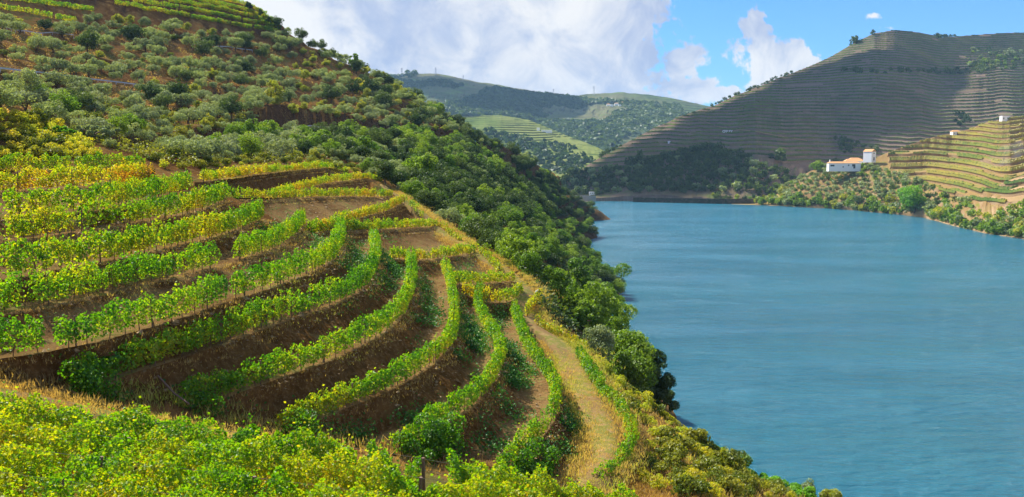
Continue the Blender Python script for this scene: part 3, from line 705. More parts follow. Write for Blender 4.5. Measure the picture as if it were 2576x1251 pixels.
H2 = hill('sunny_hill', [(1840, 514, 509, 1110), (1900, 516, 500, 1090), (1950, 518, 488, 1060), (2000, 521, 455, 1030), (2040, 523, 430, 1010), (2080, 525, 421, 990), (2150, 530, 416, 970), (2200, 535, 398, 960), (2250, 539, 378, 975),
                        (2330, 550, 350, 1010), (2400, 568, 335, 1050), (2480, 588, 311, 1100), (2540, 596, 297, 1130), (2620, 610, 287, 1170), (2800, 650, 270, 1200), (3200, 760, 230, 1200)], 460, 6.3, M_sun,
          tst=[(1840, 2), (2205, 2), (2240, .7), (2300, .42), (2380, .26), (2576, .24), (3200, .3)], gam=1.25, gul=0.03, bankf=0.42, seed=3.3, back=0.3)
H3 = hill('tan_spur', [(2330, 551, 548, 780), (2360, 558, 536, 765), (2400, 569, 514, 750), (2440, 578, 494, 735), (2480, 588, 476, 720), (2530, 595, 457, 705), (2576, 602, 441, 695), (2700, 632, 405, 690), (2900, 690, 340, 690)], 160, 6.0, M_tan,
          tst=[(2330, 2), (2400, .62), (2480, .58), (2900, .55)], gam=1.0, gul=0.03, bankf=0.55, seed=7.7, back=0.45)
HM = hill('mountain', [(800, 440, 225, 3900), (900, 440, 205, 3950), (960, 440, 197, 4000), (1040, 440, 186, 4000), (1100, 440, 186, 4000), (1200, 440, 206, 4000), (1300, 440, 222, 4000), (1390, 440, 236, 4000), (1440, 440, 241, 4050), (1500, 440, 236, 4100), (1560, 440, 233, 4100),
                     (1640, 440, 241, 4100), (1700, 440, 251, 4100), (1780, 440, 266, 4100), (1900, 440, 290, 4100), (2100, 440, 330, 4100), (2500, 440, 330, 4100)], 420, 15.0, M_mtn, base=2500, gam=1.0, gul=0.05, seed=11.0, patch=0.0, bx=.2)
HL = hill('green_slope', [(950, 475, 350, 2200), (1050, 475, 316, 2300), (1150, 475, 294, 2400), (1250, 475, 291, 2450), (1330, 475, 301, 2400), (1400, 475, 331, 2300), (1480, 475, 363, 2150), (1560, 475, 393, 2000), (1640, 475, 432, 1900), (1750, 475, 470, 1850)], 300, 6.5, M_low,
          base=1500, gam=0.9, gul=0.06, seed=15.0, patch=-.25, bx=.14)
H4 = hill('far_bank', [(1200, 506, 470, 1400), (1300, 506, 468, 1400), (1400, 507, 485, 1330), (1450, 508, 497, 1300), (1480, 508, 500, 1250)], 60, 12.0, M_big, tst=[(1200, 2), (1480, 2)], seed=19.0)

def strips(H, which, label, group, w, h, tint, mat, pxlim, dens=1.0, pxmax=2640):
    """low hedges of vines running along the shelves"""
    n = 0
    for r, (j, fr, s, on) in enumerate(H['info']):
        if r not in which and round(fr, 3) not in which: continue
        line = H['V'][:, r]; ok = (on > 0.9) & (s > 0.01) & (s < 0.995) & (H['px'] > pxlim) & (H['px'] < pxmax)
        gap = vnoise(H['px'] / 45 + j * 9.1, H['px'] * 0 + fr * 10) > 0.72
        ok &= ~gap
        # runs of consecutive columns
        idx = np.flatnonzero(ok)
        if len(idx) < 4: continue
        for run in np.split(idx, np.flatnonzero(np.diff(idx) > 1) + 1):
            if len(run) < 5: continue
            vs, fs, k = [], [], 0
            L = line[run]; m_ = max(len(L) * 3, 6); L = resample(L, m_)
            nz = 1 + 0.35 * rng.normal(size=m_) * 0.6
            q = np.gradient(L[:, :2], axis=0); q /= np.linalg.norm(q, axis=1, keepdims=True) + 1e-9
            nr = np.stack([q[:, 1], -q[:, 0]], 1)
            a = np.c_[L[:, :2] + nr * w, L[:, 2] - 0.3]; b = np.c_[L[:, :2] + nr * w * 0.5, L[:, 2] + h * nz]; c = np.c_[L[:, :2] - nr * w * 0.5, L[:, 2] + h * nz * (1 + .1 * rng.normal(size=m_))]; d = np.c_[L[:, :2] - nr * w, L[:, 2] - 0.3]
            vv = np.stack([a, b, c, d], 1); vs.append(vv.reshape(-1, 3)); fs.append(grid_faces(m_, 4) + k); k += m_ * 4
            V_ = np.concatenate(vs); F_ = np.concatenate(fs)
            tt = tint + 0.3 * vnoise(V_[F_[:, 0], 0] / 40, V_[F_[:, 0], 1] / 40) + rng.normal(size=len(F_)) * 0.12
            o = obj('vine_row', mesh('vine_row', V_, F_, mat, attrs={'tint': ('FACE', np.clip(tt, 0, 1))}), label=label, category='vine row', group=group); n += 1
    return n
M_fvine = leaf_mat('far_vine_rows', [(0.0, (0.04, 0.10, 0.02)), (0.5, (0.12, 0.18, 0.03)), (1.0, (0.32, 0.27, 0.05))], 0.3, 0.2)
f2 = round(0.45 + 0.55 * 0.5, 3)
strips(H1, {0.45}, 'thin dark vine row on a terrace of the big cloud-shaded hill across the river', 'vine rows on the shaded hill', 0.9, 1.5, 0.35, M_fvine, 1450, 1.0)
strips(H2, {0.42}, 'green vine row at a terrace edge on the sunny hill beside the white houses', 'vine rows at the terrace edges of the sunny hill', 1.1, 1.6, 0.75, M_fvine, 2205)
strips(H2, {round(0.42 + 0.58 * 0.5, 3)}, 'green vine row along the middle of a terrace on the sunny hill', 'vine rows in the middle of the terraces of the sunny hill', 1.0, 1.3, 0.8, M_fvine, 2205)
strips(H3, {0.55}, 'thin green vine row curving round the bare tan spur at far right', 'vine rows on the tan spur', 1.0, 1.7, 0.55, M_fvine, 2395)
# ------------------------------------------------------------------ trees and shrubs
def crown_pts(nleaf, rx, rz, zc, blobs, br, flat=0.0, seed=0, core=0.35):
    """leaf points on the skins of many overlapping clumps that fill an uneven crown"""
    r_ = np.random.default_rng(seed)
    q = r_.normal(size=(blobs, 3)); q /= np.linalg.norm(q, axis=1, keepdims=True)
    rad = core + (1 - core) * r_.random(blobs) ** 0.5
    wob = 1 + 0.28 * np.sin(q[:, 0] * 3.1 + seed) * np.cos(q[:, 1] * 2.7 + seed * 1.7)
    ax = np.array([r_.uniform(.75, 1.2), r_.uniform(.75, 1.2), 1.0]); c = q * ax * (rad * wob)[:, None] * np.array([rx - br * 0.6, rx - br * 0.6, rz - br * 0.5]); c[:, 2] = np.where(c[:, 2] < 0, c[:, 2] * (1 - flat), c[:, 2]); c[:, 2] += zc
    bs = br * (0.45 + 0.95 * r_.random(blobs) ** 1.5)
    k = r_.choice(blobs, nleaf, p=bs ** 2 / (bs ** 2).sum())
    d = r_.normal(size=(nleaf, 3)); d[:, 2] += 0.35; d /= np.linalg.norm(d, axis=1, keepdims=True)
    p = c[k] + d * (bs[k] * (0.72 + 0.36 * r_.random(nleaf)))[:, None] * np.array([1, 1, 0.8])
    nr = d + r_.normal(size=(nleaf, 3)) * 0.55
    bt = r_.random(blobs) * 0.5
    return p, nr, np.clip(bt[k] + r_.random(nleaf) * 0.35 + 0.15 * (p[:, 2] - zc) / rz, 0, 1), c
def tree_parts(kind, seed, nleaf, rx, rz, zc, blobs, br, ls, mat, tr=0.18, flat=0.2, stems=1, one=False, tname='trunk'):
    p, nr, t, c = crown_pts(nleaf, rx, rz, zc, blobs, br, flat, seed)
    r_ = np.random.default_rng(seed + 50)
    v, f, t = leaves(p, nr, ls * (0.7 + 0.6 * r_.random(nleaf)), t)
    cm = mesh(kind + '_crown', v, f, mat, attrs={'tint': ('FACE', t)})
    mb = MB()
    for s_ in range(stems):
        a = r_.random() * 6.28; lean = 0.25 * rx * (0 if stems == 1 else 1)
        top = np.array([math.cos(a) * lean, math.sin(a) * lean, zc * 0.75])
        mid = top * 0.5 + np.array([r_.normal() * 0.1 * rx, r_.normal() * 0.1 * rx, 0])
        mb.tube([(top[0] * .15, top[1] * .15, -0.6), mid, top], [tr, tr * 0.8, tr * 0.55], 6)
        for q in c[r_.choice(len(c), min(4, len(c)), replace=False)]:
            m2 = (top + q) / 2 + np.array([0, 0, -0.08 * rz]); mb.tube([top - [0, 0, 0.15], m2, q], [tr * 0.5, tr * 0.33, tr * 0.12], 4)
    return cm, mb.me(kind + '_trunk', M_wood)
M_olive = leaf_mat('olive_leaves', [(0.0, (0.09, 0.15, 0.075)), (0.5, (0.20, 0.27, 0.15)), (1.0, (0.34, 0.40, 0.23))], 0.3, 0.35, (0.45, (0.24, 0.30, 0.07)))
M_oak = leaf_mat('oak_leaves', [(0.0, (0.018, 0.05, 0.014)), (0.6, (0.045, 0.10, 0.022)), (1.0, (0.10, 0.16, 0.03))], 0.3, 0.5, (0.45, (0.10, 0.13, 0.03)))
M_bright = leaf_mat('bright_leaves', [(0.0, (0.04, 0.12, 0.012)), (0.5, (0.10, 0.22, 0.018)), (1.0, (0.22, 0.32, 0.03))], 0.45, 0.3, (0.4, (0.20, 0.24, 0.02)))
M_scrub = leaf_mat('scrub_leaves', [(0.0, (0.04, 0.09, 0.012)), (0.5, (0.10, 0.17, 0.015)), (1.0, (0.25, 0.26, 0.03))], 0.35, 0.5, (0.6, (0.22, 0.20, 0.02)))
M_vivid = leaf_mat('vivid_leaves', [(0.0, (0.05, 0.17, 0.01)), (0.5, (0.12, 0.30, 0.015)), (1.0, (0.22, 0.42, 0.02))], 0.5, 0.1)
M_broom = leaf_mat('broom_twigs', [(0.0, (0.15, 0.20, 0.015)), (0.5, (0.38, 0.40, 0.02)), (1.0, (0.60, 0.45, 0.03))], 0.5, 0.4, (0.6, (0.20, 0.30, 0.02)))
M_yel = leaf_mat('yellowing_leaves', [(0.0, (0.12, 0.18, 0.02)), (0.5, (0.26, 0.30, 0.03)), (1.0, (0.40, 0.36, 0.04))], 0.45, 0.3)
M_dry = leaf_mat('dry_grass', [(0.0, (0.30, 0.20, 0.07)), (0.5, (0.45, 0.33, 0.13)), (1.0, (0.30, 0.34, 0.06))], 0.4, 0.1)
KINDS = {}
def kind(key, name, cat, part2, specs):
    KINDS[key] = (name, cat, part2, [tree_parts(key, sd, *sp) for sd, sp in specs])
kind('olive', 'olive_tree', 'olive tree', 'trunk', [(i, (2200, 2.7 + .2 * i, 1.9, 2.45, 34, 0.80, 0.30, M_olive, 0.2, 0.25, 2)) for i in range(5)])
kind('young', 'olive_tree', 'olive tree', 'trunk', [(i + 9, (1900, 2.2, 1.7, 2.1, 26, 0.68, 0.29, M_yel, 0.16, 0.25, 2)) for i in range(2)])
kind('oak', 'oak_tree', 'tree', 'trunk', [(i + 20, (3000, 3.7, 3.1, 3.6, 44, 1.1, 0.38, M_oak, 0.25, 0.2)) for i in range(4)])
kind('leafy', 'broadleaf_tree', 'tree', 'trunk', [(i + 30, (3000, 3.4, 3.2, 3.7, 40, 1.0, 0.36, M_bright, 0.22, 0.2)) for i in range(3)])
kind('shrub', 'green_shrub', 'shrub', 'stem', [(i + 40, (700, 1.7, 1.15, 1.2, 16, 0.6, 0.30, M_scrub, 0.07, 0.3, 3)) for i in range(4)])
kind('broom', 'broom_bush', 'bush', 'stem', [(i + 50, (700, 1.15, 0.75, 0.65, 16, 0.42, 0.17, M_broom, 0.04, 0.3, 3)) for i in range(3)])
kind('sage', 'grey_bush', 'bush', 'stem', [(i + 60, (900, 1.8, 1.3, 1.2, 20, 0.6, 0.26, M_olive, 0.07, 0.3, 3)) for i in range(2)])
PROTO = {}; PLACED = []
def plant(key, x, y, z, sc, label, group=None, sz=None): PLACED.append((key, x, y, z, sc, label, group, sc if sz is None else sz))
FARP = []
def merged(name, label, items):
    """plants past the limit for single objects: one joined mesh"""
    vs, fs, ts, k, mt = [], [], [], 0, items[0][0].materials[0]
    for me_, x, y, z, s3, rz in items:
        n_ = len(me_.vertices); v = np.empty(n_ * 3, np.float32); me_.vertices.foreach_get('co', v); v = v.reshape(-1, 3) * s3
        c_, s_ = math.cos(rz), math.sin(rz); v = np.c_[v[:, 0] * c_ - v[:, 1] * s_, v[:, 0] * s_ + v[:, 1] * c_, v[:, 2]] + [x, y, z]
        t = np.empty(len(me_.polygons), np.float32); me_.attributes['tint'].data.foreach_get('value', t)
        vs.append(v); fs.append(np.arange(n_).reshape(-1, 4) + k); ts.append(np.clip(t + rng.normal() * .12, 0, 1)); k += n_
    obj(name, mesh(name, np.concatenate(vs), np.concatenate(fs), mt, attrs={'tint': ('FACE', np.concatenate(ts))}), kind='stuff', label=label)
LIMIT = 285
def flush():
    by = {}
    for it in PLACED: by.setdefault(KINDS[it[0]][0], []).append(('n', it[4] * {'oak': 3.6, 'leafy': 3.3, 'olive': 2.6, 'young': 2.2, 'shrub': 1.7, 'broom': 1.1, 'sage': 1.8}[it[0]] / it[2], it))
    for it in FARP: by.setdefault(it[3], []).append(('f', it[1] / it[0][1], it))
    for name, L in by.items():
        L.sort(key=lambda q: -q[1]); rest = {}
        for i, (t_, _, it) in enumerate(L):
            if t_ == 'n':
                key, x, y, z, sc, label, group, sz = it; cn, cat, p2, vs = KINDS[key]; j = random.randrange(len(vs)); cm, tm = vs[j]; rz = random.random() * 6.28
                if i >= LIMIT: rest.setdefault((group, key), []).append((cm, x, y, z, np.array([sc, sc, sz]), rz)); continue
                if (key, j) in PROTO:
                    r = copytree(PROTO[key, j], (x, y, z), rz, (sc, sc, sz), label); r['group'] = group
                else:
                    r = empty(cn, (x, y, z), label, cat, group); r.rotation_euler[2] = rz; r.scale = (sc, sc, sz); obj('crown', cm, r); obj(p2, tm, r); PROTO[key, j] = r
            else:
                p, rr_, kd, nm, cat, label, group, st = it; me_ = random.choice(FB[kd]); rz = random.random() * 6; loc = (p[0], p[1], p[2] - .15 * rr_)
                if i >= LIMIT and group: rest.setdefault((group, kd), []).append((me_, *loc, np.array([rr_, rr_, rr_ * st]), rz)); continue
                o = obj(nm, me_, label=label, category=cat, group=group); o.location = loc; o.scale = (rr_, rr_, rr_ * st); o.rotation_euler[2] = rz
        for (g, kd), items in rest.items(): merged({'olive_tree': 'olive_grove', 'oak_tree': 'oak_wood'}.get(name, name + '_thicket'), 'smaller ' + (g or name), items)
        print(name, len(L))
TAKEN = []
def scatter(poly, spacing, mixf, n, dmin=90, dmax=900, labelf=None, grow=0.0, scf=lambda d: 1.0, avoid=True, onterr=False):
    poly = np.array(poly, float); lo, hi = poly.min(0), poly.max(0)
    px = rng.uniform(lo[0], hi[0], n); py = rng.uniform(lo[1], hi[1], n); m = inpoly(px, py, poly); px, py = px[m], py[m]
    h = cast(px, py, max(8, dmin * 0.6), dmax * 1.2); cell = {}
    ok = ~np.isnan(h[:, 0]) & (h[:, 2] > 0.6)
    rd = np.minimum(polydist(h[:, :2] * 1.0, ROAD1)[0], polydist(h[:, :2] * 1.0, ROAD2)[0])
    inn = inpoly(h[:, 0], h[:, 1], POLY_T) | inpoly(h[:, 0], h[:, 1], POLY_B)
    pd = np.minimum(polydist(h[:, :2] * 1.0, PATH)[0], polydist(h[:, :2] * 1.0, PATH2)[0])
    k = 0
    for i in np.flatnonzero(ok):
        x, y, z = h[i]; d = y
        if rd[i] < 4.2 or inn[i] or pd[i] < 2.6: continue
        s = spacing * (1 + grow * max(0, d - 200) / 200); key = (int(x // s), int(y // s)); bad = False
        for a in (-1, 0, 1):
            for b in (-1, 0, 1):
                for q in cell.get((key[0] + a, key[1] + b), ()):
                    if (q[0] - x) ** 2 + (q[1] - y) ** 2 < s * s: bad = True
        if bad: continue
        cell.setdefault(key, []).append((x, y)); kd = mixf(px[i], py[i], d)
        if kd is None: continue
        lb, gp = labelf(px[i], py[i], kd)
        sc = (0.75 + 0.5 * random.random()) * scf(d)
        plant(kd, x, y, z - 0.15, sc, lb, gp, sc * (0.85 + 0.3 * random.random())); k += 1
    return k
def w(**k):
    ks, vs = list(k), list(k.values()); return random.choices(ks, vs)[0]
WORD = {'olive': 'silvery olive tree', 'young': 'yellowish olive tree', 'oak': 'dark green oak', 'leafy': 'bright green leafy tree', 'shrub': 'low green shrub', 'broom': 'yellow broom bush', 'sage': 'grey-green bush'}
def lab(where): return lambda px, py, kd: (WORD[kd] + ' ' + (where(px, py) if callable(where) else where), WORD[kd].replace('bush', 'bushe') + 's ' + (where(px, py) if callable(where) else where))
def whereL(px, py):
    ry = np.interp(px, [0, 200, 490, 760, 1000, 1200], [182, 205, 242, 275, 300, 335])
    if py < ry - 95 and px < 760: return 'just below the hilltop vineyard on the left hill'
    if px > 760 and py < np.interp(px, [760, 900, 1040, 1200], [190, 235, 290, 370]): return 'along the skyline ridge of the left hill'
    if py < ry: return 'above the upper guard rail on the left hill' if px < 560 else 'on the crowded middle slope of the left hill'
    return 'between the upper guard rail and the rock cut' if px < 600 else 'right above the rock cut of the road'
def mixL(px, py, d):
    if px < 470 and py > 90 and random.random() < 0.28: return None
    if px > 700: return w(olive=5, young=3.2, oak=1.1, shrub=1.0, leafy=.4)
    return w(olive=7, young=.9, shrub=1.1, oak=.4)
c1 = scatter([(0, 62), (190, 88), (250, 45), (430, 74), (700, 95), (790, 128), (960, 200), (1060, 262), (1190, 352), (1120, 352), (960, 332), (830, 305), (740, 300), (600, 300), (500, 300), (360, 290), (0, 285)],
             5.2, mixL, 9000, 110, 800, lab(whereL), 0.06, scf=lambda d: 0.95 + 0.25 * sst(d, 250, 500))
c1b = scatter([(690, 62), (800, 118), (960, 188), (1080, 262), (1200, 348), (1280, 392), (1400, 452), (1380, 460), (1190, 362), (1060, 280), (940, 200), (780, 130), (690, 80)], 4.5,
              lambda px, py, d: w(oak=4, olive=3, shrub=2), 3500, 300, 900, lab('along the skyline ridge of the left hill'), 0.1, scf=lambda d: 0.85)
c2 = scatter([(100, 268), (560, 290), (760, 330), (760, 395), (880, 402), (500, 412), (380, 385), (270, 372), (130, 335)], 3.4,
             lambda px, py, d: w(olive=3.2, shrub=4, leafy=.5, young=.3, sage=1) if py > 300 or px < 260 else w(shrub=5, olive=1), 5000, 100, 420, lab(lambda px, py: 'on the brown bank between the rock cut and the near vineyard' if px > 400 else 'behind the yellow scrub at left'), 0.1,
             scf=lambda d: 0.62 + 0.3 * sst(d, 110, 250))
def whereF(px, py):
    if px > 1290 and py > 560: return 'on the steep slope between the path and the water'
    if py < np.interp(px, [870, 1000, 1200, 1450], [370, 375, 420, 520]): return 'along the road on the wooded slope'
    return 'in the dark wooded ravine' if px < 1250 else 'on the wooded point reaching into the river'
def mixF(px, py, d):
    n_ = vnoise(px / 55, py / 45)
    if px < 1000 and py > 380: return w(olive=5, oak=1.5, leafy=1, shrub=.5)
    if py > 560: return w(leafy=4, oak=2, olive=2, shrub=1.5, sage=1)
    return w(oak=6, leafy=1, olive=.5) if n_ < 0.15 else w(oak=2.5, leafy=2.5, olive=2.5, shrub=1)
c3 = scatter([(830, 345), (960, 352), (1200, 362), (1300, 395), (1400, 450), (1440, 470), (1490, 520), (1490, 560), (1510, 620), (1530, 690), (1570, 780), (1440, 800), (1400, 775), (1345, 740), (1290, 690), (1195, 612), (1085, 545), (1010, 492), (965, 468), (900, 425), (860, 405), (760, 395), (760, 350)],
             3.4, mixF, 26000, 105, 950, lab(whereF), 0.22, scf=lambda d: 0.62 + 0.42 * sst(d, 150, 400))
c4 = scatter([(1560, 980), (1610, 1000), (1750, 1105), (1860, 1185), (2000, 1256), (1700, 1256), (1600, 1210), (1610, 1100), (1560, 1010), (1480, 930), (1500, 905)], 0.95,
             lambda px, py, d: w(broom=6, shrub=2.5) if vnoise(px / 60, py / 50) > -0.25 or py < 1040 else (w(broom=1) if random.random() < .25 else None), 3500, 40, 130,
             lab(lambda px, py: 'on the grassy slope right of the wide path' if py > 1090 else 'above the water beside the round green tree'), 0.0, scf=lambda d: random.choice((.35, .5, .5, .7)))
c5 = scatter([(-60, 285), (80, 295), (150, 335), (250, 385), (250, 400), (-60, 400)], 1.0, lambda px, py, d: w(broom=7, shrub=1), 1500, 70, 190, lab('on the yellow scrub hump at the left edge'), 0.1, scf=lambda d: 0.85)
c6 = scatter([(380, 395), (500, 405), (700, 395), (860, 398), (900, 425), (960, 462), (930, 440), (700, 408), (520, 425), (400, 425)], 2.4, lambda px, py, d: w(shrub=4, sage=1, broom=1), 1500, 90, 260, lab('on the brown bank above the hollow vine rows'), 0.1, scf=lambda d: 0.6)
print('SCATTER', c1, c1b, c2, c3, c4, c5, c6)

# single trees one can point at: base column, distance, top row in the picture, crown half width in pixels
def special(name, cat, label, px, d, ptop, half, nleaf, ls, mat, blobs=34, seed=1, low=0.12, tr=0.25, zb=None, stretch=1.0, group=None, flat=0.15, pb=None):
    top = P(px, ptop, d); x, y = top[0], top[1]; z = float(ground(x, y)[0]) if zb is None else zb
    if pb is not None: z = P(px, pb, d)[2]
    Ht = top[2] - z; R = half * d / F; rz = Ht * (1 - low) / 2
    r = empty(name, (x, y, z), label, cat, group)
    cm, tm = tree_parts(name, seed, nleaf, R, rz, Ht - rz, blobs, min(R, rz) * 0.36, ls, mat, tr, flat)
    obj('crown', cm, r); obj('trunk' if 'tree' in name else 'stem', tm, r); return r
special('broadleaf_tree', 'tree', 'largest light green tree on the shore side, left of the open water', 1475, 118, 708, 92, 12000, 0.34, M_bright, 60, 71, .05, .35)
special('broadleaf_tree', 'tree', 'tall light green tree behind the largest shore tree, its top against the water', 1540, 150, 672, 50, 6500, 0.36, M_bright, 40, 72, .05, .3)
special('broadleaf_tree', 'tree', 'darker leafy tree at the right flank of the largest shore tree', 1560, 135, 758, 50, 6000, 0.34, M_bright, 36, 73, .05, .3)
special('broadleaf_tree', 'tree', 'low leafy tree at the foot of the largest shore tree', 1440, 108, 770, 48, 4500, 0.30, M_bright, 36, 74, .05, .3)
special('broadleaf_tree', 'tree', 'round bright green tree overhanging the water beside the grey bush', 1592, 98, 832, 76, 11000, 0.26, M_bright, 50, 75, .08, .3)
special('oak_tree', 'tree', 'dark ragged tree leaning over the water right of the round bright tree', 1645, 102, 862, 52, 8000, 0.27, M_oak, 34, 76, .02, .3)
special('oak_tree', 'tree', 'dark low tree at the waterline below the round bright tree', 1640, 106, 925, 34, 4000, 0.27, M_oak, 24, 77, .02, .25)
special('oak_tree', 'tree', 'small dark tree hiding the brown bank at the waterline below the round tree', 1668, 110, 968, 30, 3000, 0.27, M_oak, 22, 99, .02, .2)
special('grey_bush', 'bush', 'round grey-green bush between the big shore trees', 1512, 96, 820, 46, 5500, 0.2, M_olive, 36, 78, .05, .12)
special('broadleaf_tree', 'tree', 'round pale green tree beside the upper path, at the edge of the dark wood', 1316, 150, 580, 38, 4500, 0.36, M_bright, 36, 79, .1, .25)
special('broadleaf_tree', 'tree', 'broad light green tree on the shore slope above the largest shore tree', 1462, 185, 640, 40, 4500, 0.42, M_bright, 34, 80, .1, .25)
special('broadleaf_tree', 'tree', 'domed bright green tree under the road on the wooded slope', 1050, 235, 388, 46, 4500, 0.5, M_bright, 40, 81, .05, .3)
special('broadleaf_tree', 'tree', 'tall dark tree by the road, standing out against the pale green valley', 1186, 440, 318, 18, 2500, 0.7, M_oak, 22, 82, .02, .4)
special('green_shrub', 'shrub', 'round green shrub above the water, highest of the lower right clump', 1798, 84, 1120, 38, 3500, 0.2, M_vivid, 26, 83, .02, .1)
special('green_shrub', 'shrub', 'large dark green round shrub of the lower right clump', 1852, 80, 1146, 56, 7000, 0.2, M_bright, 36, 84, .02, .1, pb=1235)
special('green_shrub', 'shrub', 'round green shrub right of the large dark one at lower right', 1928, 78, 1190, 46, 5500, 0.2, M_vivid, 30, 85, .02, .1, pb=1260)
special('green_shrub', 'shrub', 'green shrub cut by the bottom edge below the wispy bush', 2015, 76, 1216, 50, 5000, 0.2, M_vivid, 30, 86, .02, .1, pb=1290)
special('grey_bush', 'bush', 'wispy grey bush at the water, lower right', 2030, 80, 1200, 26, 900, 0.16, M_olive, 22, 87, .02, .06, pb=1265)
special('green_shrub', 'shrub', 'yellow-green shrub at the bottom edge, nearest the open water', 2090, 75, 1230, 40, 3500, 0.2, M_yel, 26, 88, .02, .1, pb=1295)
special('olive_tree', 'olive tree', 'large silvery olive tree above the yellow scrub, beside the green fig bush', 235, 118, 312, 58, 6000, 0.26, M_olive, 44, 89, .1, .25)
special('green_shrub', 'shrub', 'vivid green fig bush between the yellow scrub and the large olive', 150, 114, 318, 36, 4000, 0.26, M_vivid, 30, 90, .02, .12)
special('olive_tree', 'olive tree', 'silvery olive tree just above the lower guard rail at far left', 72, 205, 168, 32, 2600, 0.34, M_olive, 30, 91, .2, .25)
special('broadleaf_tree', 'tree', 'yellow-green round tree in the middle of the olive slope', 690, 320, 200, 24, 1800, 0.5, M_yel, 24, 92, .1, .25)
special('broadleaf_tree', 'tree', 'bright green tree just under the skyline of the left hill', 888, 470, 132, 14, 1200, 0.7, M_bright, 18, 93, .05, .25)
for px_, w_, k_ in ((626, 9, 0), (676, 7, 1), (700, 8, 2), (655, 5, 3)):
    q = RIDGE[4]; special('oak_tree', 'tree', ('dark lone tree on the skyline at the top of the hilltop vineyard', 'flat dark tree on the skyline right of the hilltop vineyard', 'small dark tree on the skyline where the vineyard ends', 'smallest dark bush on the skyline of the hilltop vineyard')[k_],
             px_, 462, (2, 40, 52, 20)[k_], w_, 700, 0.8, M_oak, 10, 94 + k_, .15, .3)

# far trees: one mesh each (too small to show their parts)
def blob(name, n, mat, seed, rx=1.0, rz=0.85, ls=0.42):
    p, nr, t, c = crown_pts(n, rx, rz, rz * 0.85, 12, 0.42, 0.2, seed); v, f, t = leaves(p, nr, np.full(n, ls), t)
    return mesh(name, v, f, mat, attrs={'tint': ('FACE', t)})
FB = {k: [blob('far_' + k, 130, m_, 200 + i + j * 7) for i in range(3)] for j, (k, m_) in enumerate((('oak', M_oak), ('olive', M_olive), ('leafy', M_bright), ('yel', M_yel)))}
FC = [0]
def far_tree(p, r, kd, name, cat, label, group, stretch=1.0):
    FARP.append((p, r, kd, name, cat, label, group, stretch)); FC[0] += 1
def far_scatter(H, poly, n, r0, r1, kinds, name, cat, label, group, minpx=0.0, stretch=1.0):
    pj = H['pj']; m = inpoly(pj[:, :, 0], pj[:, :, 1], poly); idx = np.argwhere(m)
    idx = idx[rng.permutation(len(idx))]; got = []
    for i, j in idx:
        i2, j2 = min(i + 1, pj.shape[0] - 1), min(j + 1, pj.shape[1] - 1); f1, f2_ = random.random(), random.random(); q = (H['V'][i, j] * (1 - f1) + H['V'][i2, j] * f1) * (1 - f2_) + (H['V'][i, j2] * (1 - f1) + H['V'][i2, j2] * f1) * f2_ + np.array([rng.normal(), rng.normal(), 0]); r = random.uniform(r0, r1)
        if any((q[0] - g[0]) ** 2 + (q[1] - g[1]) ** 2 < (0.75 * (r + g[3])) ** 2 for g in got): continue
        got.append((q[0], q[1], q[2], r)); kd = random.choice(kinds)
        far_tree(q, r, kd, name, cat, label, group, stretch * random.uniform(0.85, 1.2))
        if len(got) >= n: break
    return len(got)
far_scatter(H1, [(1405, 500), (1420, 455), (1450, 437), (1560, 428), (1600, 412), (1660, 402), (1720, 385), (1770, 368), (1800, 385), (1860, 395), (1910, 420), (1980, 440), (2010, 470), (1960, 495), (1860, 488), (1620, 486)], 330, 4.2, 8.0, ['oak'] * 7 + ['olive'], 'oak_tree', 'tree',
            'dark oak in the wood above the far river road, under the cloud shadow', 'dark oaks above the far river road')
far_scatter(H1, [(2010, 470), (2090, 425), (2150, 370), (2210, 385), (2190, 365), (2100, 350), (2130, 400), (2010, 450)], 26, 3, 6, ['oak'], 'oak_tree', 'tree', 'dark tree at the foot of the shaded hill behind the white houses', 'dark trees behind the white houses')
far_scatter(H1, [(2120, 178), (2420, 178), (2480, 150), (2520, 165), (2470, 190), (2120, 186)], 46, 3.5, 7, ['oak'], 'oak_tree', 'tree', 'dark tree in the level line across the upper shaded hill', 'dark trees across the upper shaded hill')
far_scatter(H1, [(2440, 120), (2576, 130), (2576, 180), (2430, 175)], 60, 3, 5.5, ['olive', 'oak', 'leafy'], 'olive_tree', 'tree', 'small tree in the scattered grove high on the right hill', 'small trees high on the right hill')
far_scatter(H1, [(2350, 84), (2400, 88), (2400, 96), (2350, 100)], 8, 4, 6, ['oak'], 'oak_tree', 'tree', 'dark tree on the skyline saddle of the right hill', 'dark trees on the skyline saddle')
far_scatter(H1, [(2410, 280), (2460, 300), (2440, 330), (2380, 320)], 8, 4, 6, ['oak'], 'oak_tree', 'tree', 'dark tree at the lower edge of the cloud shadow, right', 'dark trees at the edge of the cloud shadow')
far_scatter(H1, [(1500, 395), (2130, 115), (2150, 110), (1900, 230), (1700, 305), (1500, 405)], 40, 2.5, 4.5, ['oak'], 'oak_tree', 'tree', 'small dark tree on the long left skyline of the shaded hill', 'small dark trees on the skyline of the shaded hill')
far_tree(pick(H1, 2152, 104), 13, 'oak', 'pine_tree', 'tree', 'large dark pine on the left shoulder of the right hilltop', None, 0.8)
far_tree(pick(H1, 2196, 86), 5, 'oak', 'pine_tree', 'tree', 'lone small dark tree near the top of the right hill', None, 1.4)
far_tree(pick(H1, 1608, 412), 7, 'oak', 'cypress_tree', 'tree', 'tall narrow dark tree above the wood on the shaded hill', None, 2.0)
for a, b, c, t_ in ((1745, 384, 8, 'left'), (1805, 380, 9, 'middle'), (1955, 402, 12, 'largest and rightmost')):
    far_tree(pick(H1, a, b), c, 'oak', 'oak_tree', 'tree', t_ + ' lone round tree on the terraces above the dark wood', None)
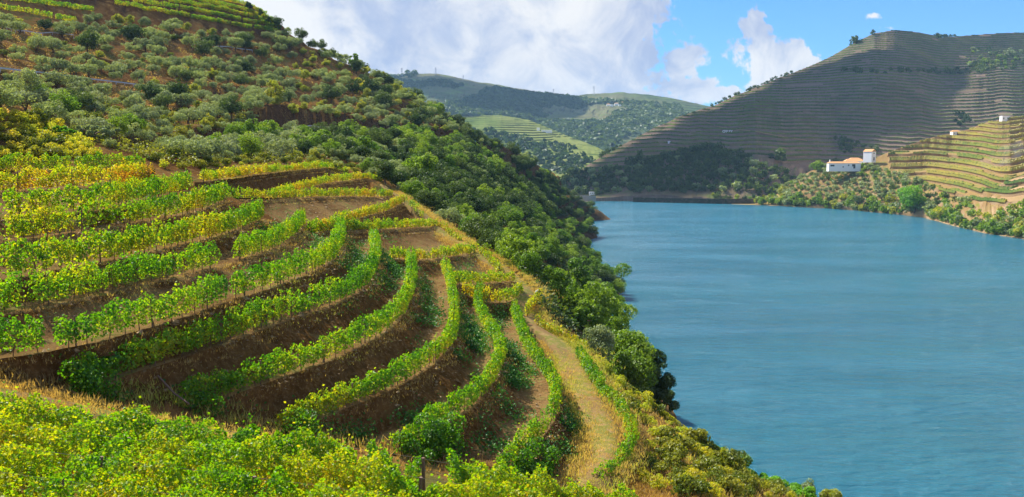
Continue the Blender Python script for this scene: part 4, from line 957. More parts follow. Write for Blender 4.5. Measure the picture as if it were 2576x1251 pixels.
far_scatter(H2, [(1930, 492), (1990, 462), (2025, 440), (2060, 424), (2110, 428), (2200, 424), (2250, 440), (2330, 468), (2350, 480), (2290, 500), (2200, 505), (2100, 502), (2000, 500)], 380, 2.4, 4.0, ['olive'] * 7 + ['leafy', 'oak'], 'olive_tree', 'olive tree', 'round olive tree in the grove below the white houses', 'olive trees below the white houses')
far_scatter(H2, [(1890, 514), (1925, 494), (1970, 490), (2000, 508), (2040, 504), (2150, 500), (2260, 512), (2330, 534), (2420, 560), (2420, 578), (2330, 553), (2250, 541), (2100, 528), (2000, 523)], 300, 3.6, 6.8, ['leafy'] * 4 + ['yel', 'olive', 'oak'], 'shore_bush', 'bush', 'leafy bush on the far shore below the olive grove', 'leafy bushes on the far shore')
far_scatter(H3, [(2390, 560), (2440, 540), (2500, 545), (2600, 520), (2600, 600), (2480, 590), (2400, 572)], 110, 2.4, 4.6, ['leafy'] * 3 + ['yel', 'olive', 'olive'], 'shore_bush', 'bush', 'leafy bush on the shore below the tan spur, far right', 'leafy bushes below the tan spur')
far_scatter(H2, [(2330, 500), (2400, 500), (2440, 520), (2400, 560), (2330, 540)], 26, 3, 4.5, ['leafy', 'olive', 'oak'], 'shore_bush', 'bush', 'bush between the big round tree and the tan spur', 'bushes between the big round tree and the tan spur')
def hill_special(H, px, py, ptop, half, name, label, mat, n=2500, ls=1.1, seed=5):
    p = pick(H, px, py); d = p[1]; top = P(px, ptop, d)[2]; Ht = top - p[2]; R = half * d / F; r = empty(name, tuple(p), label, 'tree')
    cm, tm = tree_parts(name, seed, n, R, Ht * 0.47, Ht * 0.53, 34, R * 0.36, ls, mat, 0.6, 0.2); obj('crown', cm, r); obj('trunk', tm, r)
far_scatter(H2, [(2075, 424), (2200, 420), (2200, 432), (2070, 436)], 16, 2.4, 3.6, ['olive', 'oak', 'leafy'], 'garden_tree', 'tree', 'small tree close in front of the long white house', 'small trees in front of the long white house')
hill_special(H2, 2298, 540, 460, 43, 'broadleaf_tree', 'huge round bright green tree on the far shore, largest tree across the river', M_vivid, 5200, 1.2, 5)
hill_special(H2, 2055, 432, 406, 20, 'broadleaf_tree', 'green round tree at the left end of the white houses', M_bright, 900, 1.3, 6)
hill_special(H2, 2134, 430, 411, 8, 'broadleaf_tree', 'small round dark tree in front of the long white house', M_oak, 300, 1.2, 8)
# far woods read as one mass: joined clumps
def wood(H, poly, n, r0, r1, label, mat):
    pj = H['pj']; m = inpoly(pj[:, :, 0], pj[:, :, 1], poly); idx = np.argwhere(m)
    if len(idx) == 0: return
    idx = idx[rng.integers(0, len(idx), n * 3)]; c = H['V'][idx[:, 0], idx[:, 1]] + rng.normal(size=(len(idx), 3)) * [9, 9, 0]
    nz = fbm(c[:, 0] / 260, c[:, 2] / 70, c[:, 1] / 900, 3) > -0.05; c = c[nz][:n]
    if len(c) == 0: return
    r = rng.uniform(r0, r1, len(c)); k = 7
    q = rng.normal(size=(len(c), k, 3)); q /= np.linalg.norm(q, axis=2, keepdims=True); q[:, :, 2] = np.abs(q[:, :, 2])
    p = (c[:, None] + q * r[:, None, None] * 0.6).reshape(-1, 3)
    v, f, t = leaves(p, q.reshape(-1, 3) + rng.normal(size=(len(p), 3)) * 0.3, np.repeat(r * 1.3, k), np.repeat(rng.random(len(c)) * 0.7, k))
    obj('distant_wood', mesh('distant_wood', v, f, mat, attrs={'tint': ('FACE', t)}), kind='stuff', label=label)
wood(HM, [(960, 196), (1060, 188), (1300, 230), (1480, 250), (1780, 270), (1790, 300), (1560, 345), (1500, 420), (1400, 360), (1300, 300), (1150, 290), (1000, 240)], 5200, 9, 17, 'dark green woods patching the distant mountain', M_oak)
wood(HM, [(1560, 262), (1790, 272), (1700, 330), (1600, 345), (1530, 320)], 2200, 7, 13, 'olive groves on the right part of the distant mountain', M_olive)
wood(HL, [(1100, 300), (1560, 395), (1500, 440), (1380, 445), (1200, 380)], 420, 6, 10, 'dark hedges and woods on the pale green slope', M_oak)
wood(H4, [(1300, 500), (1300, 470), (1460, 495), (1480, 506)], 120, 4, 6, 'dark scrub on the far river bend', M_oak)
far_scatter(H1, [(1480, 509), (1480, 500), (1620, 498), (1900, 500), (1900, 514)], 60, 2.0, 4.0, ['oak'] * 3 + ['yel', 'leafy'], 'shore_bush', 'bush', 'dark bush at the foot of the river road, under the cloud shadow', 'dark bushes below the far river road')
for px_ in np.arange(1905, 2640, 4.2):
    if 2268 < px_ < 2330: continue
    H_ = H3 if px_ > 2400 else H2; i = int(np.abs(H_['px'] - px_).argmin()); f_, c_ = H_['foot'][i], H_['crest'][i]; dv = (c_ - f_)[:2]; dv /= np.linalg.norm(dv); t = random.uniform(0.5, 9)
    far_tree((f_[0] + dv[0] * t + random.gauss(0, 1.5), f_[1] + dv[1] * t, 0.4 + t * .35), random.uniform(2.6, 5.2) * (1.0 if px_ < 2300 else .8), random.choice(['leafy'] * 4 + ['yel', 'olive', 'oak']), 'shore_bush', 'bush', 'leafy bush right at the waterline of the far shore', 'leafy bushes at the waterline of the far shore', random.uniform(.8, 1.3))
print('FAR', FC[0])
# ------------------------------------------------------------------ hilltop vineyard, upper left
LH = ['hilltop vine row, lowest, just above the olive trees', 'hilltop vine row, second from below', 'hilltop vine row, third from below', 'hilltop vine row, fourth from below', 'hilltop vine row, fifth from below and nearest the skyline',
      'short hilltop vine row at the far left, above the two olives', 'short hilltop vine row in the top left corner']
for k, ln in enumerate([[(290, 8), (420, 32), (560, 57), (700, 80)], [(335, 1), (500, 28), (600, 48), (705, 72)], [(425, 1), (560, 24), (640, 44), (700, 62)], [(500, 0), (600, 20), (690, 52)], [(565, 0), (625, 12), (680, 42)],
                        [(-20, 18), (60, 28), (120, 40), (190, 54)], [(-20, -8), (60, 2), (150, 14), (235, 26)]]):
    a = np.array(ln, float); a = resample(a, 14); h = cast(a[:, 0], a[:, 1] + 4, 100, 900); h = h[~np.isnan(h[:, 0])]
    if len(h) < 4: continue
    h = smooth(h); h[:, 2] = ground(h[:, 0], h[:, 1])
    vine_row(h, LH[k], 'hilltop vine rows', per_m=110, size=0.36, w=0.6, h0=0.2, h1=2.2, yellow=0.52, gap=0.1, post=0, trunk=4.0)
# ------------------------------------------------------------------ roads, rails, walls, signs on the left hill
M_asph = flat_mat('road_surface', (0.10, 0.095, 0.09), 0.9)
M_rail = flat_mat('galvanised_rail', (0.38, 0.41, 0.46), 0.5, 0.3)
M_wallst = ground_mat('stone_wall', [(0.16, 0.11, 0.07), (0.22, 0.16, 0.10), (0.3, 0.22, 0.14)], [(0.11, 0.08, 0.055), (0.18, 0.13, 0.085), (0.25, 0.18, 0.12)], sc=0.3, fine=1.5, bump=0.2)
M_white = flat_mat('white_plaster', (0.80, 0.80, 0.80), 0.8, 0, 0.04)
M_roof = flat_mat('clay_tiles', (0.50, 0.26, 0.10), 0.85, 0, 0.25)
M_dark = flat_mat('dark_opening', (0.03, 0.04, 0.045), 0.5)
M_sign = flat_mat('pale_sign_face', (0.42, 0.55, 0.55), 0.5, 0, 0.05)
def line_on(line, lo, hi):
    pj = project(line); s = smooth(line); p2 = project(s); m = (p2[:, 0] > lo) & (p2[:, 0] < hi); return s[m]
for nm, rd, wd in (('lower_road', ROAD1[3:], 5.5), ('upper_road', ROAD2, 4.2)):
    s = smooth(rd); q = np.gradient(s[:, :2], axis=0); q /= np.linalg.norm(q, axis=1, keepdims=True); v = []
    for o_ in (-0.5, 0.5):
        v.append(np.c_[s[:, 0] + q[:, 1] * o_ * wd, s[:, 1] - q[:, 0] * o_ * wd, s[:, 2] + 0.06])
    v = np.stack(v, 1); obj('road', mesh('road', v.reshape(-1, 3), grid_faces(len(s), 2), M_asph, True), kind='structure')
def rail(line, off, label, up=0.72, posts=4.0):
    s = smooth(line); q = np.gradient(s[:, :2], axis=0); q /= np.linalg.norm(q, axis=1, keepdims=True)
    s = np.c_[s[:, 0] + q[:, 1] * off, s[:, 1] - q[:, 0] * off, s[:, 2]]; b = s[0].copy(); s = s - b
    r = empty('guard_rail', tuple(b), label, 'guard rail')
    n = len(s); th = 0.05; v = np.stack([s + [0, -th, up - .18], s + [0, -th - .04, up], s + [0, -th, up + .18], s + [0, th, up + .18], s + [0, th, up - .18]], 1)
    f = grid_faces(n, 5); i = np.arange(n - 1) * 5; f = np.r_[f, np.stack([i, i + 5, i + 9, i + 4], 1)]
    obj('beam', mesh('beam', v.reshape(-1, 3), f, M_rail), r); pm = MB().box((0, 0, up / 2 - .2), (.14, .14, up + .3)).me('post', M_rail)
    for t in resample(s, max(2, int(length(s) / posts))): o = obj('post', pm, r); o.location = tuple(t)
rail(line_on(ROAD2, -100, 500), 2.3, 'long grey guard rail crossing the olive slope at left', 0.8)
rail(line_on(ROAD1, 752, 945), 3.0, 'grey guard rail in front of the rock cut', 0.8)
def rail_px(p, label):
    h = cast(np.array([a for a, b in p], float), np.array([b for a, b in p], float), 120, 800); h = smooth(h[~np.isnan(h[:, 0])]); h[:, 2] = ground(h[:, 0], h[:, 1]) + 0.3; rail(h, 0, label, 0.9)
rail_px([(-40, 82), (60, 85), (120, 90), (185, 96)], 'short grey guard rail above the upper olives, far left')
rail_px([(535, 122), (580, 125), (635, 133)], 'short grey guard rail high on the slope, right of centre of the olive hill')
# retaining wall under the lower road
s = line_on(ROAD1, 740, 1000); q = np.gradient(s[:, :2], axis=0); q /= np.linalg.norm(q, axis=1, keepdims=True)
a = np.c_[s[:, 0] + q[:, 1] * 3.6, s[:, 1] - q[:, 0] * 3.6, s[:, 2] + 0.1]; L = []
for dz, o_ in ((0.3, -0.5), (0.3, 0.1), (-1.2, 0.25), (-3.0, 0.4), (-5.5, 0.6)):
    n_ = fbm(a[:, 0] / 2, a[:, 1] / 2, dz, 3) * 0.15; L.append(np.c_[a[:, 0] + q[:, 1] * (o_ + n_), a[:, 1] - q[:, 0] * (o_ + n_), a[:, 2] + dz])
v = np.stack(L, 1); obj('retaining_wall', mesh('retaining_wall', v.reshape(-1, 3), grid_faces(len(a), 5), M_wallst), label='long brown stone retaining wall carrying the road below the rock cut', category='wall')
def road_sign(px, py, d, w_, h_, label, up=1.2, mat=M_sign, bars=3):
    p = P(px, py, d); r = empty('road_sign', tuple(p), label, 'road sign')
    MB().box((0, 0, up + h_ / 2), (w_, 0.08, h_)).obj('panel', mat, r)
    for b_ in range(1, bars): MB().box((0, -0.06, up + h_ * b_ / bars), (w_ * 0.94, 0.03, 0.06)).obj('divider', M_dark, r)
    for x_ in (-w_ * .35, w_ * .35): MB().tube([(x_, 0.1, -2.5), (x_, 0.1, up + h_)], 0.05, 5).obj('post', M_rail, r)
road_sign(967, 352, 368, 2.3, 2.7, 'tall pale direction sign at the road below the rock cut', 0.4, bars=4)
road_sign(951, 352, 366, 2.0, 1.1, 'wide low pale direction sign left of the tall one', 0.6, bars=2)
road_sign(1106, 366, 420, 0.9, 0.9, 'small blue and white road sign amid the roadside trees', 1.0, bars=1)
road_sign(1189, 366, 455, 3.4, 1.4, 'blue sign under the tall dark roadside tree', 0.8, flat_mat('blue_sign_face', (0.05, 0.18, 0.5), 0.5), 1)
r = empty('traffic_mirror', tuple(P(1045, 368, 405)), 'white round traffic mirror standing beside the road', 'traffic mirror')
MB().tube([(0, 0, -1), (0, 0, 3)], 0.06, 6).obj('post', M_rail, r)
MB().tube([(0, 0, 3.2), (0, -0.12, 3.2)], [0.9, 0.9], 14).obj('disc', M_white, r)
# ------------------------------------------------------------------ far buildings
def house(px, py, H, d, wpx, hpx, dep, label, roof=True, rz=0.0, wins=(), doors=(), name='house', roofh=0.28, mono=False):
    p = pick(H, px, py) if d is None else P(px, py, d); k = p[1] / F; w_, h_ = wpx * k, hpx * k
    r = empty(name, tuple(p), label, 'house'); r.rotation_euler[2] = rz
    MB().box((0, 0, h_ / 2 - 1.5), (w_, dep, h_ + 3)).obj('wall', M_white, r)
    if roof:
        rh = dep * roofh; o_ = 0.5
        v = [(-w_ / 2 - o_, -dep / 2 - o_, h_), (w_ / 2 + o_, -dep / 2 - o_, h_), (w_ / 2 + o_, dep / 2 + o_, h_), (-w_ / 2 - o_, dep / 2 + o_, h_),
             (-w_ / 2 + (dep * .3 if w_ > dep * 1.3 else 0), 0, h_ + rh), (w_ / 2 - (dep * .3 if w_ > dep * 1.3 else 0), 0, h_ + rh)]
        m_ = bpy.data.meshes.new('roof'); m_.from_pydata([(a, b, c + .02) for a, b, c in v], [], [(0, 1, 5, 4), (2, 3, 4, 5), (3, 0, 4), (1, 2, 5), (3, 2, 1, 0)]); m_.materials.append(M_roof); obj('roof', m_, r)
    for (x_, z_, a_, b_) in wins: MB().box((x_ * w_, -dep / 2 - .04, z_ * h_), (a_, .12, b_)).obj('window', M_dark, r)
    for (x_, a_, b_) in doors: MB().box((x_ * w_, -dep / 2 - .04, b_ / 2), (a_, .12, b_)).obj('door', M_dark, r)
    return r
# tower house: its corner points at the viewer, gable to the right
p = P(2187, 404, 948); k = 948 / F
r = empty('tower_house', tuple(p), 'tall white house with a steep clay roof, highest building across the river', 'house'); r.rotation_euler[2] = math.radians(38)
MB().box((0, 0, 3.5), (8.0, 9.5, 11.0)).obj('wall', M_white, r)
v = [(-4.3, -5.1, 9.0), (4.3, -5.1, 9.0), (4.3, 5.1, 9.0), (-4.3, 5.1, 9.0), (0, -5.1, 11.6), (0, 5.1, 11.6)]
m_ = bpy.data.meshes.new('roof'); m_.from_pydata([(a, b, c + .05) for a, b, c in v], [], [(0, 4, 5, 3), (1, 2, 5, 4), (3, 2, 1, 0), (0, 1, 4), (2, 3, 5)]); m_.materials.append(M_roof); obj('roof', m_, r)
v = [(-4, -4.75, 9.0), (4, -4.75, 9.0), (0, -4.75, 11.4), (-4, -4.9, 9.0), (4, -4.9, 9.0), (0, -4.9, 11.4)]
MB().box((0.5, -4.8, 1.7), (2.0, .16, 3.2)).obj('door', M_dark, r); MB().box((0.3, -4.8, 7.4), (2.0, .16, 0.9)).obj('window', M_dark, r)
house(2122, 424, None, 950, 78, 13, 8, 'long low white house with a clay roof below the tower house', rz=-0.05, wins=[(-.42, .55, 2, 1.6), (-.36, .55, 2, 1.6), (-.05, .3, 1.2, 1.2), (.28, .6, 3.2, 2.2), (.12, .6, 1.2, 1.4)], doors=[(.3, 2.0, 2.2)], roofh=.22)
house(2148, 414, None, 962, 46, 8, 8, 'white wing with a broad clay roof behind the long house', rz=-.05, roofh=.3)
house(2150, 407, None, 972, 30, 5, 7, 'small white gabled wing highest behind the long house', rz=.1, roofh=.3)
MB().box((0, 0, 0), (1.0, 1.0, 2.4)).obj('chimney_stack', M_white, None, label='white chimney stack at the left end of the long white house', category='chimney').location = tuple(P(2088, 405, 952))
house(2404, 338, H2, None, 20, 9, 6, 'small pale house with a clay roof on the skyline of the sunny hill', wins=[(-.25, .55, .9, 1)], doors=[(.1, 1.1, 2.0)])
house(2528, 303, H2, None, 20, 8, 6, 'small white flat-topped house at the right edge of the sunny hill', roof=False, doors=[(-.3, 1.1, 2.0), (.2, 1.1, 2.0)], wins=[(.4, .6, .8, .8)])
house(1684, 361, H1, None, 6, 5, 2.5, 'tiny white hut on the terraces of the shaded hill', roof=False)
house(1490, 489, None, 1100, 16, 6, 5, 'small pale building by the far river road at left', wins=[(-.3, .5, 1, 1), (0, .5, 1, 1), (.3, .5, 1, 1)], roof=False)
vl = [(1530, 260, 9, 3), (1541, 262, 8, 4), (1550, 258, 10, 4), (1558, 261, 7, 3), (1566, 256, 9, 4), (1574, 259, 12, 4), (1583, 255, 8, 4), (1590, 259, 7, 3), (1598, 256, 6, 3), (1625, 259, 9, 5), (1612, 261, 5, 3)]
for i, (a, b, c, e) in enumerate(vl):
    lb = 'isolated white house right of the distant hilltop village' if a == 1625 else 'white house in the distant hilltop village'
    r = house(a, b + 2, HM, None, c, e, 9, lb, roof=i % 2 == 0); 
    if a != 1625: r['group'] = 'houses of the distant village'
for a, b, c, lb in ((1354, 324, 7, 'small white house at the top of the pale green slope'), (1378, 328, 26, 'long white farm building on the pale green slope')): house(a, b, HL, None, c, 5, 9, lb, roof=False)
# word on the hillside
p = pick(H1, 1827, 334); k = p[1] / F
r = empty('hillside_sign', tuple(p), 'white word OFFLEY standing in big letters on the shaded hillside', 'sign')
M_let = flat_mat('white_letters', (0.85, 0.85, 0.85), 0.6, 0, 0.02)
xo = -12 * k
for ch, a in zip('OFFLEY', (4.6, 3.8, 3.8, 3.8, 4.2, 4.0)):
    fc = bpy.data.curves.new('letter', 'FONT'); fc.body = ch; fc.size = 6.2 * k * 1.4; fc.extrude = 0.3; fc.offset = 0.10; fc.materials.append(M_let)
    o = bpy.data.objects.new('tmp', fc); lm = bpy.data.meshes.new_from_object(o); bpy.data.objects.remove(o); o = obj('letter', lm, r); o.location = (xo, -2.0, 0.8); o.rotation_euler = (math.pi / 2, 0, 0); xo += a * k
# far river road with its wall
def on_shore(H, px0, px1, hgt, back, name, label, cat, mat, w_=5.0, th=1.2):
    m = (H['px'] > px0) & (H['px'] < px1); f_ = H['foot'][m]; c_ = H['crest'][m]; dv = c_[:, :2] - f_[:, :2]; dv /= np.linalg.norm(dv, axis=1, keepdims=True)
    a = f_[:, :2] + dv * back; b = a + dv * w_; n_ = len(a); hh = np.full(n_, hgt)
    v = np.stack([np.c_[a, hh * 0 - 1], np.c_[a, hh], np.c_[a + dv * .5, hh], np.c_[a + dv * .5, hh - .6], np.c_[b, hh - .6], np.c_[b, hh * 0 - 1]], 1)
    return obj(name, mesh(name, v.reshape(-1, 3), grid_faces(n_, 6), mat), **({'kind': 'structure'} if cat is None else dict(label=label, category=cat)))
M_rw = flat_mat('pale_road_wall', (0.30, 0.27, 0.23), 0.9, 0, 0.3, 0.4)
o = on_shore(H1, 1590, 1900, 5.5, 1.0, 'road_embankment', 'long road embankment with a pale wall above the far shore', 'wall', ground_mat('embankment', [(0.34, 0.31, 0.26)] * 3, [(0.045, 0.055, 0.03), (0.09, 0.075, 0.05), (0.16, 0.12, 0.08)], sc=0.05, fine=0.3, bump=0.5, s0=.5, s1=.9))
on_shore(H1, 1410, 1500, 7.0, 1.0, 'road_embankment', 'short pale road embankment at the left end of the far shore', 'wall', M_rw)
# quay with a sloping stone ramp
b = P(2000, 520, 1010)
r = empty('stone_quay', (b[0], b[1], 0), 'pale stone quay with a sloping ramp on the far shore', 'quay')
MB().box((-4, 0, 2.5), (22, 5, 7)).obj('platform', M_rw, r); MB().box((-7, -4.5, 2.2), (2.6, 2.6, 7.5)).obj('pier', M_rw, r)
mb = MB(); 
for i in range(9): mb.box((9 + i * 1.6, -1.0, 5.5 - i * .75), (1.65, 5, .8))
for i in range(9): MB().box((9 + i * 1.6, -1.0, 5.5 - i * .75), (1.58, 5, .75)).obj('step', M_rw, r)
# bare posts near the houses
for i, (a, b_) in enumerate(((2178, 448), (2187, 449), (2196, 448), (2204, 450), (2213, 451), (2222, 454), (2233, 456))):
    p = pick(H2, a, b_); MB().tube([(0, 0, -1), (0, 0, 3.2)], 0.22, 5).obj('garden_post', M_wood, None, label='dark post in the row beside the white tower house', category='post', group='dark posts beside the tower house').location = tuple(p)
# pylons on the far skyline
def pylon(px, py, hpx, label):
    p = pick(HM, px, py, 4); h_ = hpx * p[1] / F; r = empty('pylon', (p[0], p[1], p[2] - 2), label, 'pylon'); mb = MB(); b_ = h_ * 0.10; t_ = h_ * .02
    for sx in (-1, 1):
        for sy in (-1, 1): mb.tube([(sx * b_, sy * b_, 0), (sx * t_, sy * t_, h_)], 0.34, 4)
    for z_ in np.linspace(.1, .9, 8):
        w_ = b_ + (t_ - b_) * z_; w2 = b_ + (t_ - b_) * (z_ + .1); mb.tube([(-w_, -w_, z_ * h_), (w2, -w2, (z_ + .1) * h_)], .22, 3); mb.tube([(w_, -w_, z_ * h_), (-w2, -w2, (z_ + .1) * h_)], .22, 3)
    mb.obj('mast', M_rail, r)
    for z_, l_ in ((.97, .10), (.84, .14), (.71, .11)): MB().tube([(-l_ * h_, 0, z_ * h_), (l_ * h_, 0, z_ * h_)], .5, 4).obj('crossarm', M_rail, r)
pylon(1010, 193, 24, 'leftmost tall pylon on the distant skyline, just right of the near slope'); pylon(1095, 187, 20, 'pylon above the highest point of the distant mountain'); pylon(1028, 190, 14, 'lower pylon among the skyline trees')
pylon(1167, 199, 13, 'small pylon right of the mountain top'); pylon(1392, 236, 16, 'pylon on the dip of the distant skyline'); pylon(1495, 237, 24, 'pylon left of the distant village'); pylon(1040, 189, 12, 'smallest pylon beside the skyline trees')
far_scatter(HM, [(1020, 180), (1050, 180), (1050, 196), (1015, 198)], 8, 10, 16, ['oak'], 'oak_tree', 'tree', 'dark tree beside the pylons on the distant mountain top', 'dark trees beside the pylons')
# fallen stake and loose pieces on the banks
p = cast(np.array([440.0]), np.array([1015.0]), 30, 80)[0]
r = empty('wooden_stake', (p[0], p[1], p[2]), 'long weathered stake lying on the bank beside a low vine row end', 'stake')
MB().tube([(0.9, -0.5, 0.1), (0, 0, 0.5), (-1.0, 0.5, 1.3)], 0.05, 6).obj('shaft', M_post, r)
# ------------------------------------------------------------------ stones, weeds, grass
lip = np.concatenate([l.reshape(-1, 3) for l in LIPS]); bank = np.concatenate([b.reshape(-1, 3) for b in BANKS])
def poly_stones(name, c, r, mat):
    n_ = len(c); base = np.array([[1, 0, 0], [-1, 0, 0], [0, 1, 0], [0, -1, 0], [0, 0, 1], [0, 0, -1]], float)
    v = base[None] * (0.6 + 0.6 * rng.random((n_, 6, 3))) * np.array([1, 0.8, 0.55]); v += rng.normal(size=v.shape) * .15
    v = v * r[:, None, None] + c[:, None]; F_ = np.array([[0, 2, 4], [2, 1, 4], [1, 3, 4], [3, 0, 4], [2, 0, 5], [1, 2, 5], [3, 1, 5], [0, 3, 5]])
    f = (F_[None] + np.arange(n_)[:, None, None] * 6).reshape(-1, 3)
    return mesh(name, v.reshape(-1, 3), f, mat)
M_stone = flat_mat('schist_stones', (0.27, 0.18, 0.085), 0.9, 0, 0.5, 1.5)
k = rng.integers(0, len(lip), 9000); c = lip[k] + rng.normal(size=(9000, 3)) * [.22, .22, .03]
k2 = rng.integers(0, len(bank), 7000); c2 = bank[k2] + rng.normal(size=(7000, 3)) * [.2, .2, .05]
obj('stones', poly_stones('stones', np.r_[c, c2], rng.exponential(0.045, 16000) + 0.03, M_stone), kind='stuff', label='loose stones along the terrace lips')
def blades(c, h_, mat, name, label, spread=0.25, nb=5, tint=None):
    n_ = len(c); c = np.repeat(c, nb, 0) + rng.normal(size=(n_ * nb, 3)) * [spread, spread, 0]; h = np.repeat(h_, nb) * (0.6 + 0.7 * rng.random(n_ * nb)); a = rng.random(n_ * nb) * 6.28
    dx = np.stack([np.cos(a), np.sin(a), a * 0], 1) * (0.012 + 0.05 * h[:, None]); tip = c + np.stack([rng.normal(size=len(c)) * .35 * h, rng.normal(size=len(c)) * .35 * h, h], 1)
    v = np.stack([c - dx, c + dx, tip], 1).reshape(-1, 3); f = np.arange(len(c) * 3).reshape(-1, 3)
    t = np.clip(np.repeat(tint if tint is not None else rng.random(n_), nb) + rng.normal(size=len(c)) * .15, 0, 1)
    return obj(name, mesh(name, v, f, mat, attrs={'tint': ('FACE', t)}), kind='stuff', label=label)
k = rng.integers(0, len(lip), 10000); c = lip[k] + rng.normal(size=(10000, 3)) * [.35, .35, 0]; c[:, 2] = lip[k][:, 2] - .02
blades(c, np.full(10000, .17), M_dry, 'dry_grass', 'tufts of dry grass along the terrace lips', tint=np.clip(0.35 + 0.6 * vnoise(c[:, 0] / 4, c[:, 1] / 4), 0, 1))
def scat_px(poly, n):
    poly = np.array(poly, float); lo, hi = poly.min(0), poly.max(0); px = rng.uniform(lo[0], hi[0], n); py = rng.uniform(lo[1], hi[1], n); m = inpoly(px, py, poly)
    h = cast(px[m], py[m], 14, 260); return h[~np.isnan(h[:, 0])]
h = scat_px([(-20, 985), (240, 1040), (500, 1085), (700, 1120), (1300, 1220), (1600, 1262), (2100, 1262), (1760, 1110), (1600, 1000), (1500, 900), (1440, 860), (1390, 860), (1440, 960), (1560, 1120), (1490, 1230), (1000, 1180), (480, 1075), (200, 1010), (-20, 965)], 26000)
h = h[~inpoly(h[:, 0], h[:, 1], POLY_T)]
e_ = np.array([r[0] for r in TR[6:]]); e_ = resample(e_, 200); e_ = np.repeat(e_, 4, 0); e_ = e_ + rng.normal(size=e_.shape) * [.5, .5, 0]; e_[:, 2] = ground(e_[:, 0], e_[:, 1]) + .02; h = np.r_[h, e_]
blades(h, np.full(len(h), .32), M_dry, 'dry_grass', 'dry grass on the open slope and along the track', .3, 5, np.clip(0.4 + 0.6 * vnoise(h[:, 0] / 5, h[:, 1] / 5), 0, 1))
pl_ = smooth(np.r_[PATH, rowz([(1452, 930), (1487, 1010), (1525, 1080), (1535, 1140), (1500, 1205), (1440, 1252)], -17.9, -19.3)])
q = np.gradient(pl_[:, :2], axis=0); q /= np.linalg.norm(q, axis=1, keepdims=True); k = rng.integers(0, len(pl_), 15000)
o_ = np.where(rng.random(15000) < .35, rng.normal(size=15000) * .22, np.sign(rng.normal(size=15000)) * (1.25 + rng.exponential(.35, 15000)))
c = pl_[k] + np.c_[q[k, 1] * o_, -q[k, 0] * o_, np.zeros(15000)] + rng.normal(size=(15000, 3)) * [.4, .4, 0]; c[:, 2] = pl_[k, 2] + .17 - .25 * (np.abs(o_) > 1.5)
blades(c, np.where(np.abs(o_) < .8, .12, .26), M_dry, 'dry_grass', 'grass growing on the middle and the verges of the pale path', .2, 5, np.clip(0.55 + 0.6 * vnoise(c[:, 0] / 2, c[:, 1] / 2), 0, 1))
pl_ = smooth(TRACK[:8]); q = np.gradient(pl_[:, :2], axis=0); q /= np.linalg.norm(q, axis=1, keepdims=True); k = rng.integers(0, len(pl_), 3200); o_ = rng.normal(size=3200) * 1.1
c = pl_[k] + np.c_[q[k, 1] * o_, -q[k, 0] * o_, np.zeros(3200)] + rng.normal(size=(3200, 3)) * [.4, .4, 0]; c[:, 2] = pl_[k, 2] + .36 - .3 * (np.abs(o_) > 1.5)
blades(c, np.where(np.abs(o_) < .8, .07, .18), M_dry, 'dry_grass', 'dry grass growing along the track behind the foreground vines', .2, 4, np.clip(0.35 + 0.6 * vnoise(c[:, 0] / 2, c[:, 1] / 2), 0, 1))
# undergrowth in the wood and dry tussocks between the olives
def carpet(poly, n, size, hgt, mat, name, label, lo=0.0, hi=.6, dmax=900):
    poly = np.array(poly, float); a, b_ = poly.min(0), poly.max(0); px = rng.uniform(a[0], b_[0], n); py = rng.uniform(a[1], b_[1], n); m = inpoly(px, py, poly)
    h = cast(px[m], py[m], 80, dmax, 500); h = h[~np.isnan(h[:, 0])]; h = h[h[:, 2] > .3]
    h = h[(np.minimum(polydist(h[:, :2] * 1.0, ROAD1)[0], polydist(h[:, :2] * 1.0, ROAD2)[0]) > 3.5) & ~inpoly(h[:, 0], h[:, 1], POLY_T) & ~inpoly(h[:, 0], h[:, 1], POLY_B) & (polydist(h[:, :2] * 1.0, PATH)[0] > 2.6)]
    h = h[fbm(h[:, 0] / 7, h[:, 1] / 7, 4.0, 3) + .25 > rng.random(len(h)) * .5 - .1]
    h = np.repeat(h, 5, 0) + rng.normal(size=(len(h) * 5, 3)) * [size * 1.6, size * 1.6, 0]; h[:, 2] = ground(h[:, 0], h[:, 1]) + np.minimum(rng.exponential(hgt, len(h)), hgt * 3.5)
    v, f, t = leaves(h, rng.normal(size=(len(h), 3)) * .7 + [0, 0, 1], size * (.6 + .8 * rng.random(len(h))), np.clip(lo + (hi - lo) * (0.5 + .5 * vnoise(h[:, 0] / 5, h[:, 1] / 5)) + rng.normal(size=len(h)) * .12, 0, 1))
    obj(name, mesh(name, v, f, mat, attrs={'tint': ('FACE', t)}), kind='stuff', label=label)
carpet([(870, 400), (960, 352), (1200, 362), (1400, 450), (1530, 530), (1520, 620), (1540, 690), (1600, 800), (1700, 1000), (1600, 990), (1500, 900), (1400, 860), (1350, 740), (1190, 590), (1030, 490), (960, 455)], 26000, .5, .7, M_oak, 'undergrowth', 'dark undergrowth between the trees of the wooded slope')
carpet([(-20, 60), (430, 70), (800, 130), (1190, 352), (960, 332), (600, 300), (360, 300), (-20, 285)], 15000, .32, .12, M_dry, 'dry_grass', 'dry tussocks between the olive trees', 0, .7)
carpet([(130, 300), (560, 290), (860, 345), (880, 402), (500, 425), (270, 372)], 9000, .3, .45, M_scrub, 'scrub', 'low green scrub on the brown bank above the near vineyard', 0, .9, 500)
carpet([(1560, 980), (1610, 1000), (1750, 1105), (1960, 1250), (1600, 1256), (1610, 1100), (1480, 930)], 9000, .14, .22, M_broom, 'slope_scrub', 'yellow-green weeds covering the slope above the water', 0, .7, 300)
